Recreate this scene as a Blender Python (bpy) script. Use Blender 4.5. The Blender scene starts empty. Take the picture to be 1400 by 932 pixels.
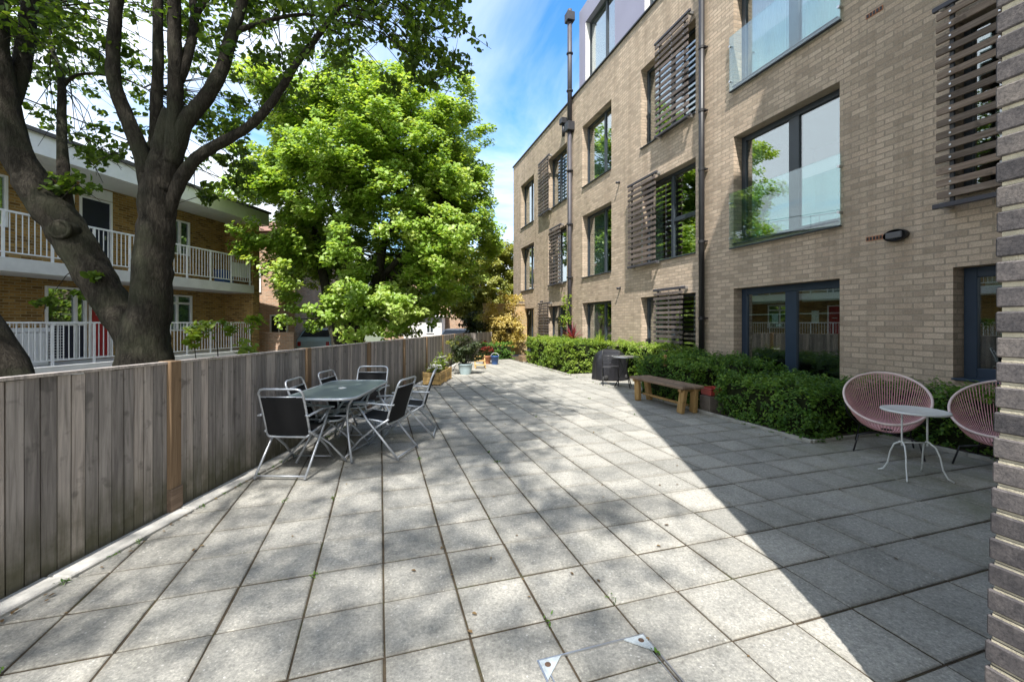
import bpy, math, random
import numpy as np
from mathutils import Vector, Matrix, Euler
R = math.radians
rng = np.random.default_rng(7)
random.seed(7)
scene = bpy.context.scene
COL = scene.collection

# ------------------------------------------------------------------ frame of the place
F, CX, HY, EYE = 577.0, 700.0, 441.0, 1.5
RZ = math.atan2(.298, .9546)                      # heading of the building and the paving grid
NV = Vector((math.cos(RZ), math.sin(RZ), 0)); DV = Vector((-math.sin(RZ), math.cos(RZ), 0))
def NS(n, s, z=0.0): return NV*n + DV*s + Vector((0, 0, z))
def W(px, py, Y): return Vector(((px-CX)/F*Y, Y, EYE+(HY-py)/F*Y))
def fence_x(Y): return -2.88+.05*Y

# ------------------------------------------------------------------ mesh helpers
class MB:
    def __init__(self): self.v = []; self.f = []; self.m = []; self.s = []
    def add(self, vs, fs, mi=0, smooth=False, M=None):
        b = len(self.v)
        for p in vs:
            p = Vector(p)
            if M is not None: p = M @ p
            self.v.append(p[:])
        for f in fs:
            self.f.append([i+b for i in f]); self.m.append(mi); self.s.append(smooth)
    def box(self, c, d, mi=0, M=None, bev=0.0):
        x, y, z = [k/2 for k in d]; cx, cy, cz = c
        if bev <= 0:
            vs = [(cx+a*x, cy+b*y, cz+e*z) for a in (-1, 1) for b in (-1, 1) for e in (-1, 1)]
            fs = [(0,1,3,2),(4,6,7,5),(0,4,5,1),(2,3,7,6),(0,2,6,4),(1,5,7,3)]
            self.add(vs, fs, mi, False, M); return
        b = min(bev, x*.9, y*.9, z*.9)
        vs = []; idx = {}
        for sx in (-1, 1):
            for sy in (-1, 1):
                for sz in (-1, 1):
                    for ax in range(3):
                        p = [sx*(x-b), sy*(y-b), sz*(z-b)]
                        p[ax] = (sx*x, sy*y, sz*z)[ax]
                        idx[(sx,sy,sz,ax)] = len(vs); vs.append((cx+p[0], cy+p[1], cz+p[2]))
        fs = []
        o = [(-1,-1),(1,-1),(1,1),(-1,1)]
        for sg in (-1, 1):
            f = [idx[(sg,a,c_,0)] for a, c_ in o]; fs.append(f if sg > 0 else f[::-1])
            f = [idx[(c_,sg,a,1)] for a, c_ in o]; fs.append(f if sg > 0 else f[::-1])
            f = [idx[(a,c_,sg,2)] for a, c_ in o]; fs.append(f if sg > 0 else f[::-1])
        for a in (-1, 1):
            for c_ in (-1, 1):
                fs.append([idx[(a,c_,-1,0)], idx[(a,c_,1,0)], idx[(a,c_,1,1)], idx[(a,c_,-1,1)]][::(1 if a*c_ < 0 else -1)])
                fs.append([idx[(a,-1,c_,0)], idx[(a,1,c_,0)], idx[(a,1,c_,2)], idx[(a,-1,c_,2)]][::(1 if a*c_ > 0 else -1)])
                fs.append([idx[(-1,a,c_,1)], idx[(1,a,c_,1)], idx[(1,a,c_,2)], idx[(-1,a,c_,2)]][::(1 if a*c_ < 0 else -1)])
                for e in (-1, 1):
                    f = [idx[(a,c_,e,0)], idx[(a,c_,e,1)], idx[(a,c_,e,2)]]
                    fs.append(f if a*c_*e > 0 else f[::-1])
        self.add(vs, fs, mi, False, M)
    def bar(self, p, q, w, h, mi=0, up=(0,0,1), bev=0.0):
        p = Vector(p); q = Vector(q); y = (q-p); L = y.length
        if L < 1e-6: return
        y.normalize(); x = y.cross(Vector(up))
        if x.length < 1e-4: x = y.cross(Vector((1,0,0)))
        x.normalize(); z = x.cross(y)
        M = Matrix(((x.x,y.x,z.x,0),(x.y,y.y,z.y,0),(x.z,y.z,z.z,0),(0,0,0,1)))
        M.translation = (p+q)/2
        self.box((0,0,0), (w, L, h), mi, M, bev)
    def tube(self, pts, rad, seg=8, mi=0, cap=True, closed=False, wob=0.0):
        pts = [Vector(p) for p in pts]; n = len(pts)
        if not hasattr(rad, '__len__'): rad = [rad]*n
        prev = None; vs = []
        for i, p in enumerate(pts):
            if closed: t = pts[(i+1) % n]-pts[i-1]
            elif i == 0: t = pts[1]-pts[0]
            elif i == n-1: t = pts[-1]-pts[-2]
            else: t = (pts[i+1]-p).normalized()+(p-pts[i-1]).normalized()
            t.normalize()
            if prev is None:
                a = t.orthogonal().normalized()
            else:
                a = prev-t*prev.dot(t)
                a = a.normalized() if a.length > 1e-5 else t.orthogonal().normalized()
            prev = a; b = t.cross(a)
            for k in range(seg):
                an = 2*math.pi*k/seg
                r = rad[i]*(1+wob*(math.sin(3*an+i*.7)*.5+math.sin(5*an-i*1.1)*.3+random.uniform(-.3,.3)))
                vs.append(p+(a*math.cos(an)+b*math.sin(an))*r)
        fs = []
        for i in range(n if closed else n-1):
            j = (i+1) % n
            for k in range(seg):
                l = (k+1) % seg
                fs.append((i*seg+k, i*seg+l, j*seg+l, j*seg+k))
        if cap and not closed:
            fs.append(list(range(seg))[::-1]); fs.append([(n-1)*seg+k for k in range(seg)])
        self.add(vs, fs, mi, True)
    def lathe(self, prof, c=(0,0,0), seg=24, mi=0, smooth=True, fn=None):
        vs = []; n = len(prof)
        for i, (r, z) in enumerate(prof):
            for k in range(seg):
                an = 2*math.pi*k/seg
                rr = r if fn is None else r*fn(an, z)
                vs.append((c[0]+rr*math.cos(an), c[1]+rr*math.sin(an), c[2]+z))
        fs = [(i*seg+k, i*seg+(k+1) % seg, (i+1)*seg+(k+1) % seg, (i+1)*seg+k) for i in range(n-1) for k in range(seg)]
        self.add(vs, fs, mi, smooth)
        if prof[-1][0] > 1e-4: self.add([(c[0]+prof[-1][0]*math.cos(2*math.pi*k/seg)*(1 if fn is None else fn(2*math.pi*k/seg, prof[-1][1])), c[1]+prof[-1][0]*math.sin(2*math.pi*k/seg)*(1 if fn is None else fn(2*math.pi*k/seg, prof[-1][1])), c[2]+prof[-1][1]) for k in range(seg)], [list(range(seg))], mi)
        if prof[0][0] > 1e-4: self.add([(c[0]+prof[0][0]*math.cos(2*math.pi*k/seg), c[1]+prof[0][0]*math.sin(2*math.pi*k/seg), c[2]+prof[0][1]) for k in range(seg)], [list(range(seg))[::-1]], mi)
    def build(self, name, mats, parent=None, loc=None, rz=0.0, world=None):
        if world is not None:                      # vertices given in world coordinates, stored relative to the thing's base
            Mi = (Matrix.Translation(world.location) @ Matrix.Rotation(world.rotation_euler.z, 4, 'Z')).inverted()
            self.v = [(Mi @ Vector(p))[:] for p in self.v]
        me = bpy.data.meshes.new(name)
        me.from_pydata(self.v, [], self.f)
        if not isinstance(mats, (list, tuple)): mats = [mats]
        for m in mats: me.materials.append(m)
        me.polygons.foreach_set('material_index', self.m)
        me.polygons.foreach_set('use_smooth', self.s)
        me.update()
        o = bpy.data.objects.new(name, me); COL.objects.link(o)
        if parent is not None: o.parent = parent
        if loc is not None: o.location = loc
        o.rotation_euler.z = rz
        return o

def thing(name, label, cat, loc=(0,0,0), rz=0.0, group=None):
    o = bpy.data.objects.new(name, None); COL.objects.link(o)
    o.empty_display_size = .2
    o.location = loc; o.rotation_euler.z = rz
    return tag(o, label, cat, group)
def tag(o, label, cat, group=None):
    o['label'] = label; o['category'] = cat
    if group: o['group'] = group
    return o
def structure(o): o['kind'] = 'structure'; return o
def kids(o): return [c for c in bpy.data.objects if c.parent is o]
def dup(root, loc, rz, label, group=None):
    def rec(o, par):
        c = o.copy(); COL.objects.link(c)
        if par is not None: c.parent = par
        for ch in kids(o): rec(ch, c)
        return c
    r = rec(root, None); r.location = loc; r.rotation_euler.z = rz; r['label'] = label
    if group: r['group'] = group
    return r

# ------------------------------------------------------------------ materials
class NT:
    def __init__(self, name):
        self.mat = bpy.data.materials.new(name); self.mat.use_nodes = True
        self.t = self.mat.node_tree; self.t.nodes.clear()
        self.out = self.t.nodes.new('ShaderNodeOutputMaterial')
    def n(self, typ, **kw):
        nd = self.t.nodes.new(typ)
        for k, v in kw.items():
            if k.startswith('i_'):
                nd.inputs[k[2:].replace('_', ' ')].default_value = v
            else: setattr(nd, k, v)
        return nd
    def l(self, a, b): self.t.links.new(a, b)
    def noise(self, vec, scale, detail=4, rough=.6, dist=0):
        nd = self.n('ShaderNodeTexNoise'); nd.inputs['Scale'].default_value = scale
        nd.inputs['Detail'].default_value = detail; nd.inputs['Roughness'].default_value = rough; nd.inputs['Distortion'].default_value = dist
        if vec is not None: self.l(vec, nd.inputs['Vector'])
        return nd.outputs['Fac']
    def ramp(self, fac, stops):
        nd = self.n('ShaderNodeValToRGB'); e = nd.color_ramp.elements
        while len(e) < len(stops): e.new(.5)
        for el, (p, c) in zip(e, stops):
            el.position = p; el.color = c if len(c) == 4 else (*c, 1)
        self.l(fac, nd.inputs['Fac']); return nd.outputs['Color']
    def mix(self, fac, a, b, mode='MIX'):
        nd = self.n('ShaderNodeMix', data_type='RGBA', blend_type=mode)
        for sock, val in ((nd.inputs[0], fac), (nd.inputs[6], a), (nd.inputs[7], b)):
            if hasattr(val, 'is_output'): self.l(val, sock)
            elif isinstance(val, (int, float)): sock.default_value = val
            else: sock.default_value = (*val, 1) if len(val) == 3 else val
        return nd.outputs[2]
    def math(self, op, a, b=0.0, clamp=False):
        nd = self.n('ShaderNodeMath', operation=op, use_clamp=clamp)
        for i, val in enumerate((a, b)):
            if hasattr(val, 'is_output'): self.l(val, nd.inputs[i])
            else: nd.inputs[i].default_value = val
        return nd.outputs[0]
    def coord(self, kind='Object', scale=None):
        c = self.n('ShaderNodeTexCoord').outputs[kind]
        if scale is None: return c
        m = self.n('ShaderNodeMapping'); m.inputs['Scale'].default_value = scale
        self.l(c, m.inputs['Vector']); return m.outputs[0]
    def bump(self, h, strength=.3, dist=.01):
        b = self.n('ShaderNodeBump'); b.inputs['Strength'].default_value = strength; b.inputs['Distance'].default_value = dist
        self.l(h, b.inputs['Height']); return b.outputs[0]
    def pbr(self, col, rough=.6, metal=0.0, normal=None, spec=.5, **kw):
        p = self.n('ShaderNodeBsdfPrincipled')
        for nm, val in (('Base Color', col), ('Roughness', rough), ('Metallic', metal), ('Specular IOR Level', spec)):
            s = p.inputs[nm]
            if hasattr(val, 'is_output'): self.l(val, s)
            elif isinstance(val, (int, float)): s.default_value = val
            else: s.default_value = (*val, 1)
        if normal is not None: self.l(normal, p.inputs['Normal'])
        self.l(p.outputs[0], self.out.inputs[0]); return p

def plain(name, col, rough=.6, metal=0.0, var=.25, scale=6, bump=0.0, spec=.5):
    m = NT(name); c = m.coord()
    nz = m.noise(c, scale, 5)
    lo = tuple(k*(1-var) for k in col); hi = tuple(min(1, k*(1+var)) for k in col)
    colr = m.ramp(nz, [(.25, lo), (.75, hi)])
    nb = m.bump(m.noise(c, scale*8, 3), bump, .004) if bump else None
    m.pbr(colr, rough, metal, nb, spec)
    return m.mat

def brick_mat(name, c1, c2, mortar, w, h, ms, sm=.1, bump=.6, stain=.35, vec='sum', hue=None):
    m = NT(name); co = m.coord('Object')
    sep = m.n('ShaderNodeSeparateXYZ'); m.l(co, sep.inputs[0])
    u = m.math('ADD', sep.outputs[0], sep.outputs[1])
    cb = m.n('ShaderNodeCombineXYZ'); m.l(u, cb.inputs[0]); m.l(sep.outputs[2], cb.inputs[1])
    # slight wander of the joints
    nzv = m.n('ShaderNodeTexNoise'); nzv.inputs['Scale'].default_value = 9; m.l(cb.outputs[0], nzv.inputs['Vector'])
    wn = m.n('ShaderNodeVectorMath', operation='MULTIPLY_ADD'); m.l(nzv.outputs['Color'], wn.inputs[0])
    wn.inputs[1].default_value = (.006, .006, 0); m.l(cb.outputs[0], wn.inputs[2])
    b = m.n('ShaderNodeTexBrick', offset=.5)
    b.inputs['Scale'].default_value = 1; b.inputs['Brick Width'].default_value = w; b.inputs['Row Height'].default_value = h
    b.inputs['Mortar Size'].default_value = ms; b.inputs['Mortar Smooth'].default_value = sm; b.inputs['Bias'].default_value = -.05
    b.inputs['Color1'].default_value = (0,0,0,1); b.inputs['Color2'].default_value = (1,1,1,1); b.inputs['Mortar'].default_value = (.5,.5,.5,1)
    m.l(wn.outputs[0], b.inputs['Vector'])
    bw = m.n('ShaderNodeRGBToBW'); m.l(b.outputs['Color'], bw.inputs[0])
    mid = tuple((a+c)/2 for a, c in zip(c1, c2))
    if hue is None: hue = tuple(k*f for k, f in zip(mid, (1.12, .93, .82)))
    col = m.ramp(bw.outputs[0], [(0, c1), (.35, mid), (.6, hue), (1, c2)])
    grain = m.noise(co, 55, 4, .7)
    col = m.mix(.55, col, m.ramp(grain, [(.3, (.45,.45,.45)), (.7, (1.25,1.25,1.25))]), 'MULTIPLY')
    big = m.noise(co, .55, 5, .65)
    col = m.mix(stain, col, m.ramp(big, [(.3, (.6,.58,.56)), (.7, (1.2,1.2,1.2))]), 'MULTIPLY')
    stk = m.n('ShaderNodeMapping'); stk.inputs['Scale'].default_value = (2.6, 2.6, .16); m.l(co, stk.inputs['Vector'])
    col = m.mix(stain*1.3, col, m.ramp(m.noise(stk.outputs[0], 1.6, 5, .6), [(.34, (.58,.56,.53)), (.52, (1,1,1)), (.75, (1.12,1.12,1.12))]), 'MULTIPLY')
    mcol = m.mix(.5, mortar, m.ramp(m.noise(co, 14, 4), [(.3, tuple(k*.6 for k in mortar)), (.7, mortar)]))
    col = m.mix(b.outputs['Fac'], col, mcol)
    hgt = m.math('SUBTRACT', m.math('MULTIPLY', grain, .35), b.outputs['Fac'])
    m.pbr(col, .88, 0, m.bump(hgt, bump, .008), .25)
    return m.mat

def wood_mat(name, cols, axis=2, scale=1.0, rough=.8, island=True, green=0.0):
    m = NT(name); co = m.coord('Object')
    geo = m.n('ShaderNodeNewGeometry')
    sc = [38, 38, 38]; sc[axis] = 2.2
    mp = m.n('ShaderNodeMapping'); mp.inputs['Scale'].default_value = [k*scale for k in sc]
    off = m.n('ShaderNodeVectorMath', operation='MULTIPLY_ADD')
    cmb = m.n('ShaderNodeCombineXYZ')
    for k in range(3): m.l(geo.outputs['Random Per Island'], cmb.inputs[k])
    m.l(cmb.outputs[0], off.inputs[0]); off.inputs[1].default_value = (7, 13, 5); m.l(co, off.inputs[2])
    m.l(off.outputs[0], mp.inputs['Vector'])
    g = m.noise(mp.outputs[0], 1.0, 6, .65, .6)
    col = m.ramp(g, [(.25, cols[0]), (.5, cols[1]), (.75, cols[2])])
    rnd = m.ramp(geo.outputs['Random Per Island'], [(0, (.56,.55,.55)), (.5, (.95,.93,.92)), (1, (1.32,1.24,1.18))])
    col = m.mix(.9 if island else .2, col, rnd, 'MULTIPLY')
    kn = m.noise(off.outputs[0], 7, 3)
    col = m.mix(m.ramp(kn, [(.60, (0,0,0)), (.70, (.5,.5,.5))]), col, tuple(k*.5 for k in cols[0]))
    if green:
        sep = m.n('ShaderNodeSeparateXYZ'); m.l(co, sep.inputs[0])
        lowz = m.math('SUBTRACT', green, sep.outputs[2], True)
        mask = m.math('MULTIPLY', m.math('MULTIPLY', lowz, 3.0), m.ramp(m.noise(off.outputs[0], 4, 5), [(.25, (.25,.25,.25)), (.6, (1,1,1))]), True)
        col = m.mix(m.math('MULTIPLY', mask, .8), col, (.075, .075, .035))
    m.pbr(col, rough, 0, m.bump(g, .35, .004), .25)
    return m.mat

def leaf_mat(name, cols, trans=.35, rough=.45):
    m = NT(name)
    at = m.n('ShaderNodeAttribute'); at.attribute_name = 'tone'
    col = m.ramp(at.outputs['Fac'], [(0, cols[0]), (.5, cols[1]), (1, cols[2])])
    p = m.n('ShaderNodeBsdfPrincipled'); m.l(col, p.inputs['Base Color'])
    p.inputs['Roughness'].default_value = rough; p.inputs['Specular IOR Level'].default_value = .35
    tr = m.n('ShaderNodeBsdfTranslucent')
    m.l(m.mix(1, col, (1.5, 1.35, .55), 'MULTIPLY'), tr.inputs['Color'])
    ms = m.n('ShaderNodeMixShader'); ms.inputs[0].default_value = trans
    m.l(p.outputs[0], ms.inputs[1]); m.l(tr.outputs[0], ms.inputs[2]); m.l(ms.outputs[0], m.out.inputs[0])
    return m.mat

def glass_mat(name, tint=(.66,.75,.73), boost=.9, base=.26):
    m = NT(name)
    tr = m.n('ShaderNodeBsdfTransparent'); tr.inputs[0].default_value = (*tint, 1)
    gl = m.n('ShaderNodeBsdfGlossy'); gl.inputs['Roughness'].default_value = .0; gl.inputs[0].default_value = (.92,.96,.97,1)
    fr = m.n('ShaderNodeLayerWeight'); fr.inputs[0].default_value = .5
    fac = m.math('ADD', m.math('MULTIPLY', m.math('POWER', fr.outputs['Facing'], 3.0), boost), base, True)
    ms = m.n('ShaderNodeMixShader'); m.l(fac, ms.inputs[0]); m.l(tr.outputs[0], ms.inputs[1]); m.l(gl.outputs[0], ms.inputs[2])
    m.l(ms.outputs[0], m.out.inputs[0]); return m.mat

MAT = {}
MAT['brick'] = brick_mat('buff_brick', (.42,.335,.25), (.62,.50,.38), (.39,.325,.25), .226, .0805, .009, .25, 1.0, .35, hue=(.55,.43,.32))
m = NT('grey_engineering_brick'); co = m.coord('Object'); geo = m.n('ShaderNodeNewGeometry')
c_ = m.ramp(geo.outputs['Random Per Island'], [(0, (.065,.062,.066)), (.5, (.11,.102,.104)), (1, (.16,.145,.137))])
pit_ = m.noise(co, 120, 4, .8); blo_ = m.noise(co, 24, 4, .6)
c_ = m.mix(.85, c_, m.ramp(pit_, [(.3, (.45,.45,.45)), (.5, (1,1,1)), (.7, (1.5,1.48,1.42))]), 'MULTIPLY')
c_ = m.mix(.7, c_, m.ramp(blo_, [(.35, (.6,.6,.62)), (.65, (1.25,1.2,1.15))]), 'MULTIPLY')
m.pbr(c_, .9, 0, m.bump(pit_, .7, .003), .2); MAT['brick_grey'] = m.mat
MAT['mortar'] = plain('pale_mortar', (.50,.45,.34), .95, 0, .25, 22, .8, .1)
MAT['brick_wing'] = brick_mat('grey_brick_wall', (.11,.10,.10), (.20,.19,.18), (.5,.45,.35), .225, .077, .012)
MAT['brick_yellow'] = brick_mat('yellow_stock_brick', (.20,.11,.035), (.48,.30,.10), (.36,.28,.15), .225, .075, .010, hue=(.38,.215,.06))
MAT['brick_pink'] = brick_mat('pinkish_brick', (.42,.27,.18), (.58,.41,.29), (.5,.42,.33), .225, .075, .010)
MAT['brick_tan'] = brick_mat('tan_brick', (.40,.28,.12), (.58,.42,.2), (.5,.42,.28), .225, .075, .010)
MAT['frame'] = plain('anthracite_frame', (.035,.045,.055), .4, 0, .15, 3)
MAT['frame_navy'] = plain('navy_frame', (.022,.04,.068), .4, 0, .15, 3)
MAT['black'] = plain('black_metal', (.018,.018,.02), .45, 0, .3, 8)
MAT['pipe'] = plain('dark_pipe', (.025,.026,.032), .5, 0, .3, 4)
MAT['pipe_grey'] = plain('grey_pipe', (.055,.052,.062), .55, 0, .25, 4)
MAT['cladding'] = plain('mauve_cladding', (.30,.29,.37), .5, .2, .06, 1.2)
MAT['white'] = plain('white_paint', (.78,.79,.80), .45, 0, .06, 5)
MAT['white_rail'] = plain('white_railing_paint', (.74,.75,.76), .45, 0, .1, 7)
MAT['reveal'] = plain('white_render', (.75,.73,.70), .8, 0, .06, 5)
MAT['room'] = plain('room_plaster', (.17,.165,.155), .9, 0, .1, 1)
MAT['curtain'] = plain('pale_curtain', (.66,.70,.64), .9, 0, .1, 9)
MAT['blind'] = plain('roller_blind', (.62,.66,.58), .9, 0, .05, 3)
MAT['paper'] = plain('paper', (.82,.82,.82), .8, 0, .03, 3)
MAT['glass'] = glass_mat('window_glass')
MAT['glass_rail'] = glass_mat('balustrade_glass', (.86,.95,.94), .8, .09)
MAT['steel'] = plain('brushed_steel', (.55,.56,.57), .35, .9, .12, 12)
MAT['tube'] = plain('silver_tube', (.50,.53,.57), .38, .55, .12, 14)
MAT['slat'] = wood_mat('weathered_slat', [(.075,.062,.058), (.13,.11,.10), (.2,.17,.155)], 1)
MAT['slat_warm'] = wood_mat('warm_slat', [(.11,.085,.065), (.20,.158,.125), (.31,.26,.215)], 1)
MAT['fence'] = wood_mat('fence_board', [(.18,.168,.16), (.39,.365,.345), (.57,.535,.505)], 2, 1, .85, True, .5)
MAT['post'] = wood_mat('fence_post_wood', [(.15,.10,.06), (.26,.18,.11), (.35,.255,.165)], 2, 1, .8, True, .25)
MAT['pine'] = wood_mat('pine_planter', [(.38,.25,.09), (.52,.36,.15), (.62,.46,.22)], 1, 1, .7)
MAT['bench_top'] = wood_mat('bench_plank', [(.11,.075,.05), (.20,.145,.105), (.30,.23,.17)], 1, 1, .7)
MAT['bench_leg'] = wood_mat('bench_leg_wood', [(.22,.13,.045), (.36,.23,.09), (.46,.32,.15)], 2, 1, .7)
MAT['mesh_black'] = plain('black_sling', (.004,.0045,.006), .9, 0, .35, 40, .1)
MAT['bark'] = None
MAT['pink'] = plain('pink_cord', (.62,.34,.34), .5, 0, .12, 10)
MAT['pink_rim'] = plain('pale_rim_tube', (.72,.58,.54), .45, 0, .08, 10)
MAT['cord_red'] = plain('red_underside', (.40,.10,.09), .6, 0, .2, 10)
MAT['cover'] = plain('black_cover', (.012,.012,.015), .42, 0, .4, 6, .5)
MAT['pot'] = plain('blue_grey_pot', (.33,.42,.44), .55, 0, .15, 6)
MAT['terracotta'] = plain('terracotta', (.40,.17,.09), .8, 0, .2, 8)
MAT['red_plastic'] = plain('red_plastic', (.36,.05,.04), .4, 0, .12, 5)
MAT['blue_plastic'] = plain('blue_plastic', (.03,.085,.24), .35, 0, .12, 5)
MAT['door_navy'] = plain('dark_navy_door', (.012,.014,.035), .4, 0, .2, 4)
MAT['door_red'] = plain('red_door', (.35,.02,.025), .45, 0, .2, 4)
MAT['concrete'] = plain('painted_slab', (.60,.60,.59), .8, 0, .12, 3, .3)
MAT['roof'] = plain('roof_felt', (.08,.08,.085), .9, 0, .25, 2)
MAT['tile'] = plain('roof_tile', (.22,.12,.085), .85, 0, .3, 5)
MAT['rubber'] = plain('tyre_rubber', (.02,.02,.02), .8)
MAT['car_glass'] = plain('dark_car_glass', (.02,.03,.035), .05, 0, .1, 2)
MAT['car_white'] = plain('white_car_paint', (.78,.79,.80), .25, 0, .03, 2)
MAT['car_blue'] = plain('pale_blue_car_paint', (.42,.56,.62), .22, .1, .03, 2)
MAT['car_navy'] = plain('navy_car_paint', (.04,.06,.16), .22, .1, .03, 2)
MAT['lamp'] = plain('lamp_lens', (.7,.7,.68), .2)
MAT['lamp_red'] = plain('red_lens', (.4,.02,.02), .25)
MAT['soil'] = plain('bark_soil', (.055,.038,.025), .95, 0, .5, 18, 1)
MAT['ground'] = plain('earth_ground', (.10,.11,.06), .95, 0, .4, 1.5, .6)
MAT['street'] = plain('asphalt', (.055,.055,.057), .9, 0, .3, 5, .5)
MAT['white_metal'] = plain('white_table_metal', (.70,.72,.70), .35, .1, .1, 9)
MAT['light_lens'] = plain('smoked_lens', (.10,.10,.105), .3)
MAT['rust'] = plain('rusty_hole', (.10,.06,.04), .9, 0, .3, 40)
MAT['plate'] = plain('worn_steel_plate', (.47,.52,.54), .5, .2, .25, 30)
MAT['dull_block'] = plain('dull_brown_block', (.15,.125,.10), .9, 0, .3, 12, .5)
MAT['petal'] = plain('white_petal', (.75,.74,.73), .7, 0, .08, 20)
MAT['petal_red'] = plain('red_petal', (.45,.05,.04), .7, 0, .2, 20)

# bark
m = NT('bark'); co = m.coord('Object', (1, 1, .28))
g = m.noise(co, 26, 8, .75, 1.2); g2 = m.noise(m.coord('Object'), 2.2, 4)
c = m.ramp(g, [(.3, (.012,.010,.008)), (.5, (.045,.039,.031)), (.72, (.105,.094,.076))])
c = m.mix(m.ramp(g2, [(.46, (0,0,0)), (.60, (.6,.6,.6))]), c, (.062,.066,.042))
m.pbr(c, .9, 0, m.bump(g, 1.0, .06), .15); MAT['bark'] = m.mat
# paving slabs
m = NT('paving_slab'); co = m.coord('Object')
at = m.n('ShaderNodeAttribute'); at.attribute_name = 'tone'
base = m.ramp(at.outputs['Fac'], [(0, (.265,.26,.24)), (.5, (.325,.317,.292)), (1, (.385,.372,.338))])
sp = m.noise(co, 75, 3, .8)
base = m.mix(.75, base, m.ramp(sp, [(.3, (.5,.5,.5)), (.48, (.92,.92,.92)), (.62, (1.15,1.15,1.12)), (.70, (2.0,1.97,1.85))]), 'MULTIPLY')
vo = m.n('ShaderNodeTexVoronoi'); vo.inputs['Scale'].default_value = 26; m.l(co, vo.inputs['Vector'])
sp2 = m.noise(co, 34, 3, .75)
base = m.mix(.7, base, m.ramp(sp2, [(.3, (.66,.66,.65)), (.5, (1,1,1)), (.68, (1.3,1.29,1.25))]), 'MULTIPLY')
vb = m.n('ShaderNodeTexVoronoi'); vb.inputs['Scale'].default_value = 6.5; m.l(co, vb.inputs['Vector'])
blot = m.math('MULTIPLY', m.ramp(vb.outputs['Distance'], [(.05, (1,1,1)), (.22, (0,0,0))]), m.ramp(m.noise(co, 2.3, 4), [(.5, (0,0,0)), (.66, (1,1,1))]), True)
base = m.mix(m.math('MULTIPLY', blot, .4), base, (.15,.148,.135))
wht = m.math('MULTIPLY', m.math('LESS_THAN', vo.outputs['Distance'], .13), m.math('GREATER_THAN', m.noise(co, 8, 2), .5))
base = m.mix(m.math('MULTIPLY', wht, .55), base, (.62,.61,.58))
st = m.noise(co, 1.1, 6, .7)
base = m.mix(.8, base, m.ramp(st, [(.3, (.58,.59,.57)), (.48, (.96,.96,.95)), (.72, (1.18,1.16,1.12))]), 'MULTIPLY')
sep = m.n('ShaderNodeSeparateXYZ'); m.l(co, sep.inputs[0])
# algae near the planting beds
al = m.math('MULTIPLY', m.math('SUBTRACT', sep.outputs[0], 2.7, True), m.ramp(m.noise(co, 1.9, 6, .75), [(.38, (0,0,0)), (.66, (1,1,1))]), True)
base = m.mix(m.math('MULTIPLY', al, .6), base, (.135,.14,.075))
ed = m.n('ShaderNodeAttribute'); ed.attribute_name = 'edge'
dirt = m.math('MULTIPLY', ed.outputs['Fac'], m.ramp(m.noise(co, 6, 5), [(.3, (.2,.2,.2)), (.7, (1,1,1))]), True)
base = m.mix(m.math('MULTIPLY', dirt, .45), base, (.11,.098,.075))
m.pbr(base, .9, 0, m.bump(m.noise(co, 110, 3, .8), .35, .003), .25); MAT['slab'] = m.mat
m = NT('joint_moss'); co = m.coord('Object')
c = m.ramp(m.noise(co, 5, 6, .75), [(.3, (.04,.034,.025)), (.52, (.085,.066,.045)), (.66, (.062,.066,.03)), (.8, (.14,.115,.08))])
m.pbr(c, .95, 0, m.bump(m.noise(co, 90, 4), 1, .01), .1); MAT['joint'] = m.mat
MAT['kerb'] = plain('kerb_concrete', (.46,.45,.42), .9, 0, .35, 7, .8, .2)
MAT['edging'] = plain('edging_concrete', (.36,.35,.31), .9, 0, .3, 7, .6, .2)

MAT['leaf_fore'] = leaf_mat('dark_tree_leaf', [(.03,.065,.012), (.075,.14,.022), (.15,.225,.04)], .55)
MAT['leaf_maple'] = leaf_mat('bright_maple_leaf', [(.14,.25,.035), (.27,.42,.07), (.45,.55,.18)], .48, .36)
MAT['leaf_olive'] = leaf_mat('olive_tree_leaf', [(.15,.18,.03), (.24,.27,.05), (.35,.35,.09)], .35)
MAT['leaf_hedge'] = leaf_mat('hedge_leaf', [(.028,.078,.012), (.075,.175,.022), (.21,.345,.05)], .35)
MAT['leaf_hedge_sun_tinted'] = leaf_mat('hedge_leaf_sun_tinted', [(.06,.12,.014), (.16,.26,.03), (.32,.42,.07)], .4)  # same species as hedge_leaf, with the sunlight painted into a brighter green
MAT['leaf_dark'] = leaf_mat('dark_shrub_leaf', [(.02,.035,.012), (.04,.06,.02), (.08,.10,.03)], .25)
MAT['leaf_gold'] = leaf_mat('golden_leaf', [(.33,.26,.06), (.52,.43,.12), (.68,.58,.27)], .3)
MAT['leaf_lime'] = leaf_mat('lime_leaf', [(.11,.19,.02), (.20,.30,.03), (.32,.40,.06)], .35)
MAT['leaf_red'] = leaf_mat('crimson_blade', [(.10,.012,.025), (.19,.025,.045), (.30,.06,.08)], .3)
MAT['hedge_core'] = plain('hedge_twigs', (.018,.024,.010), .95, 0, .4, 12, .8, .1)

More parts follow.
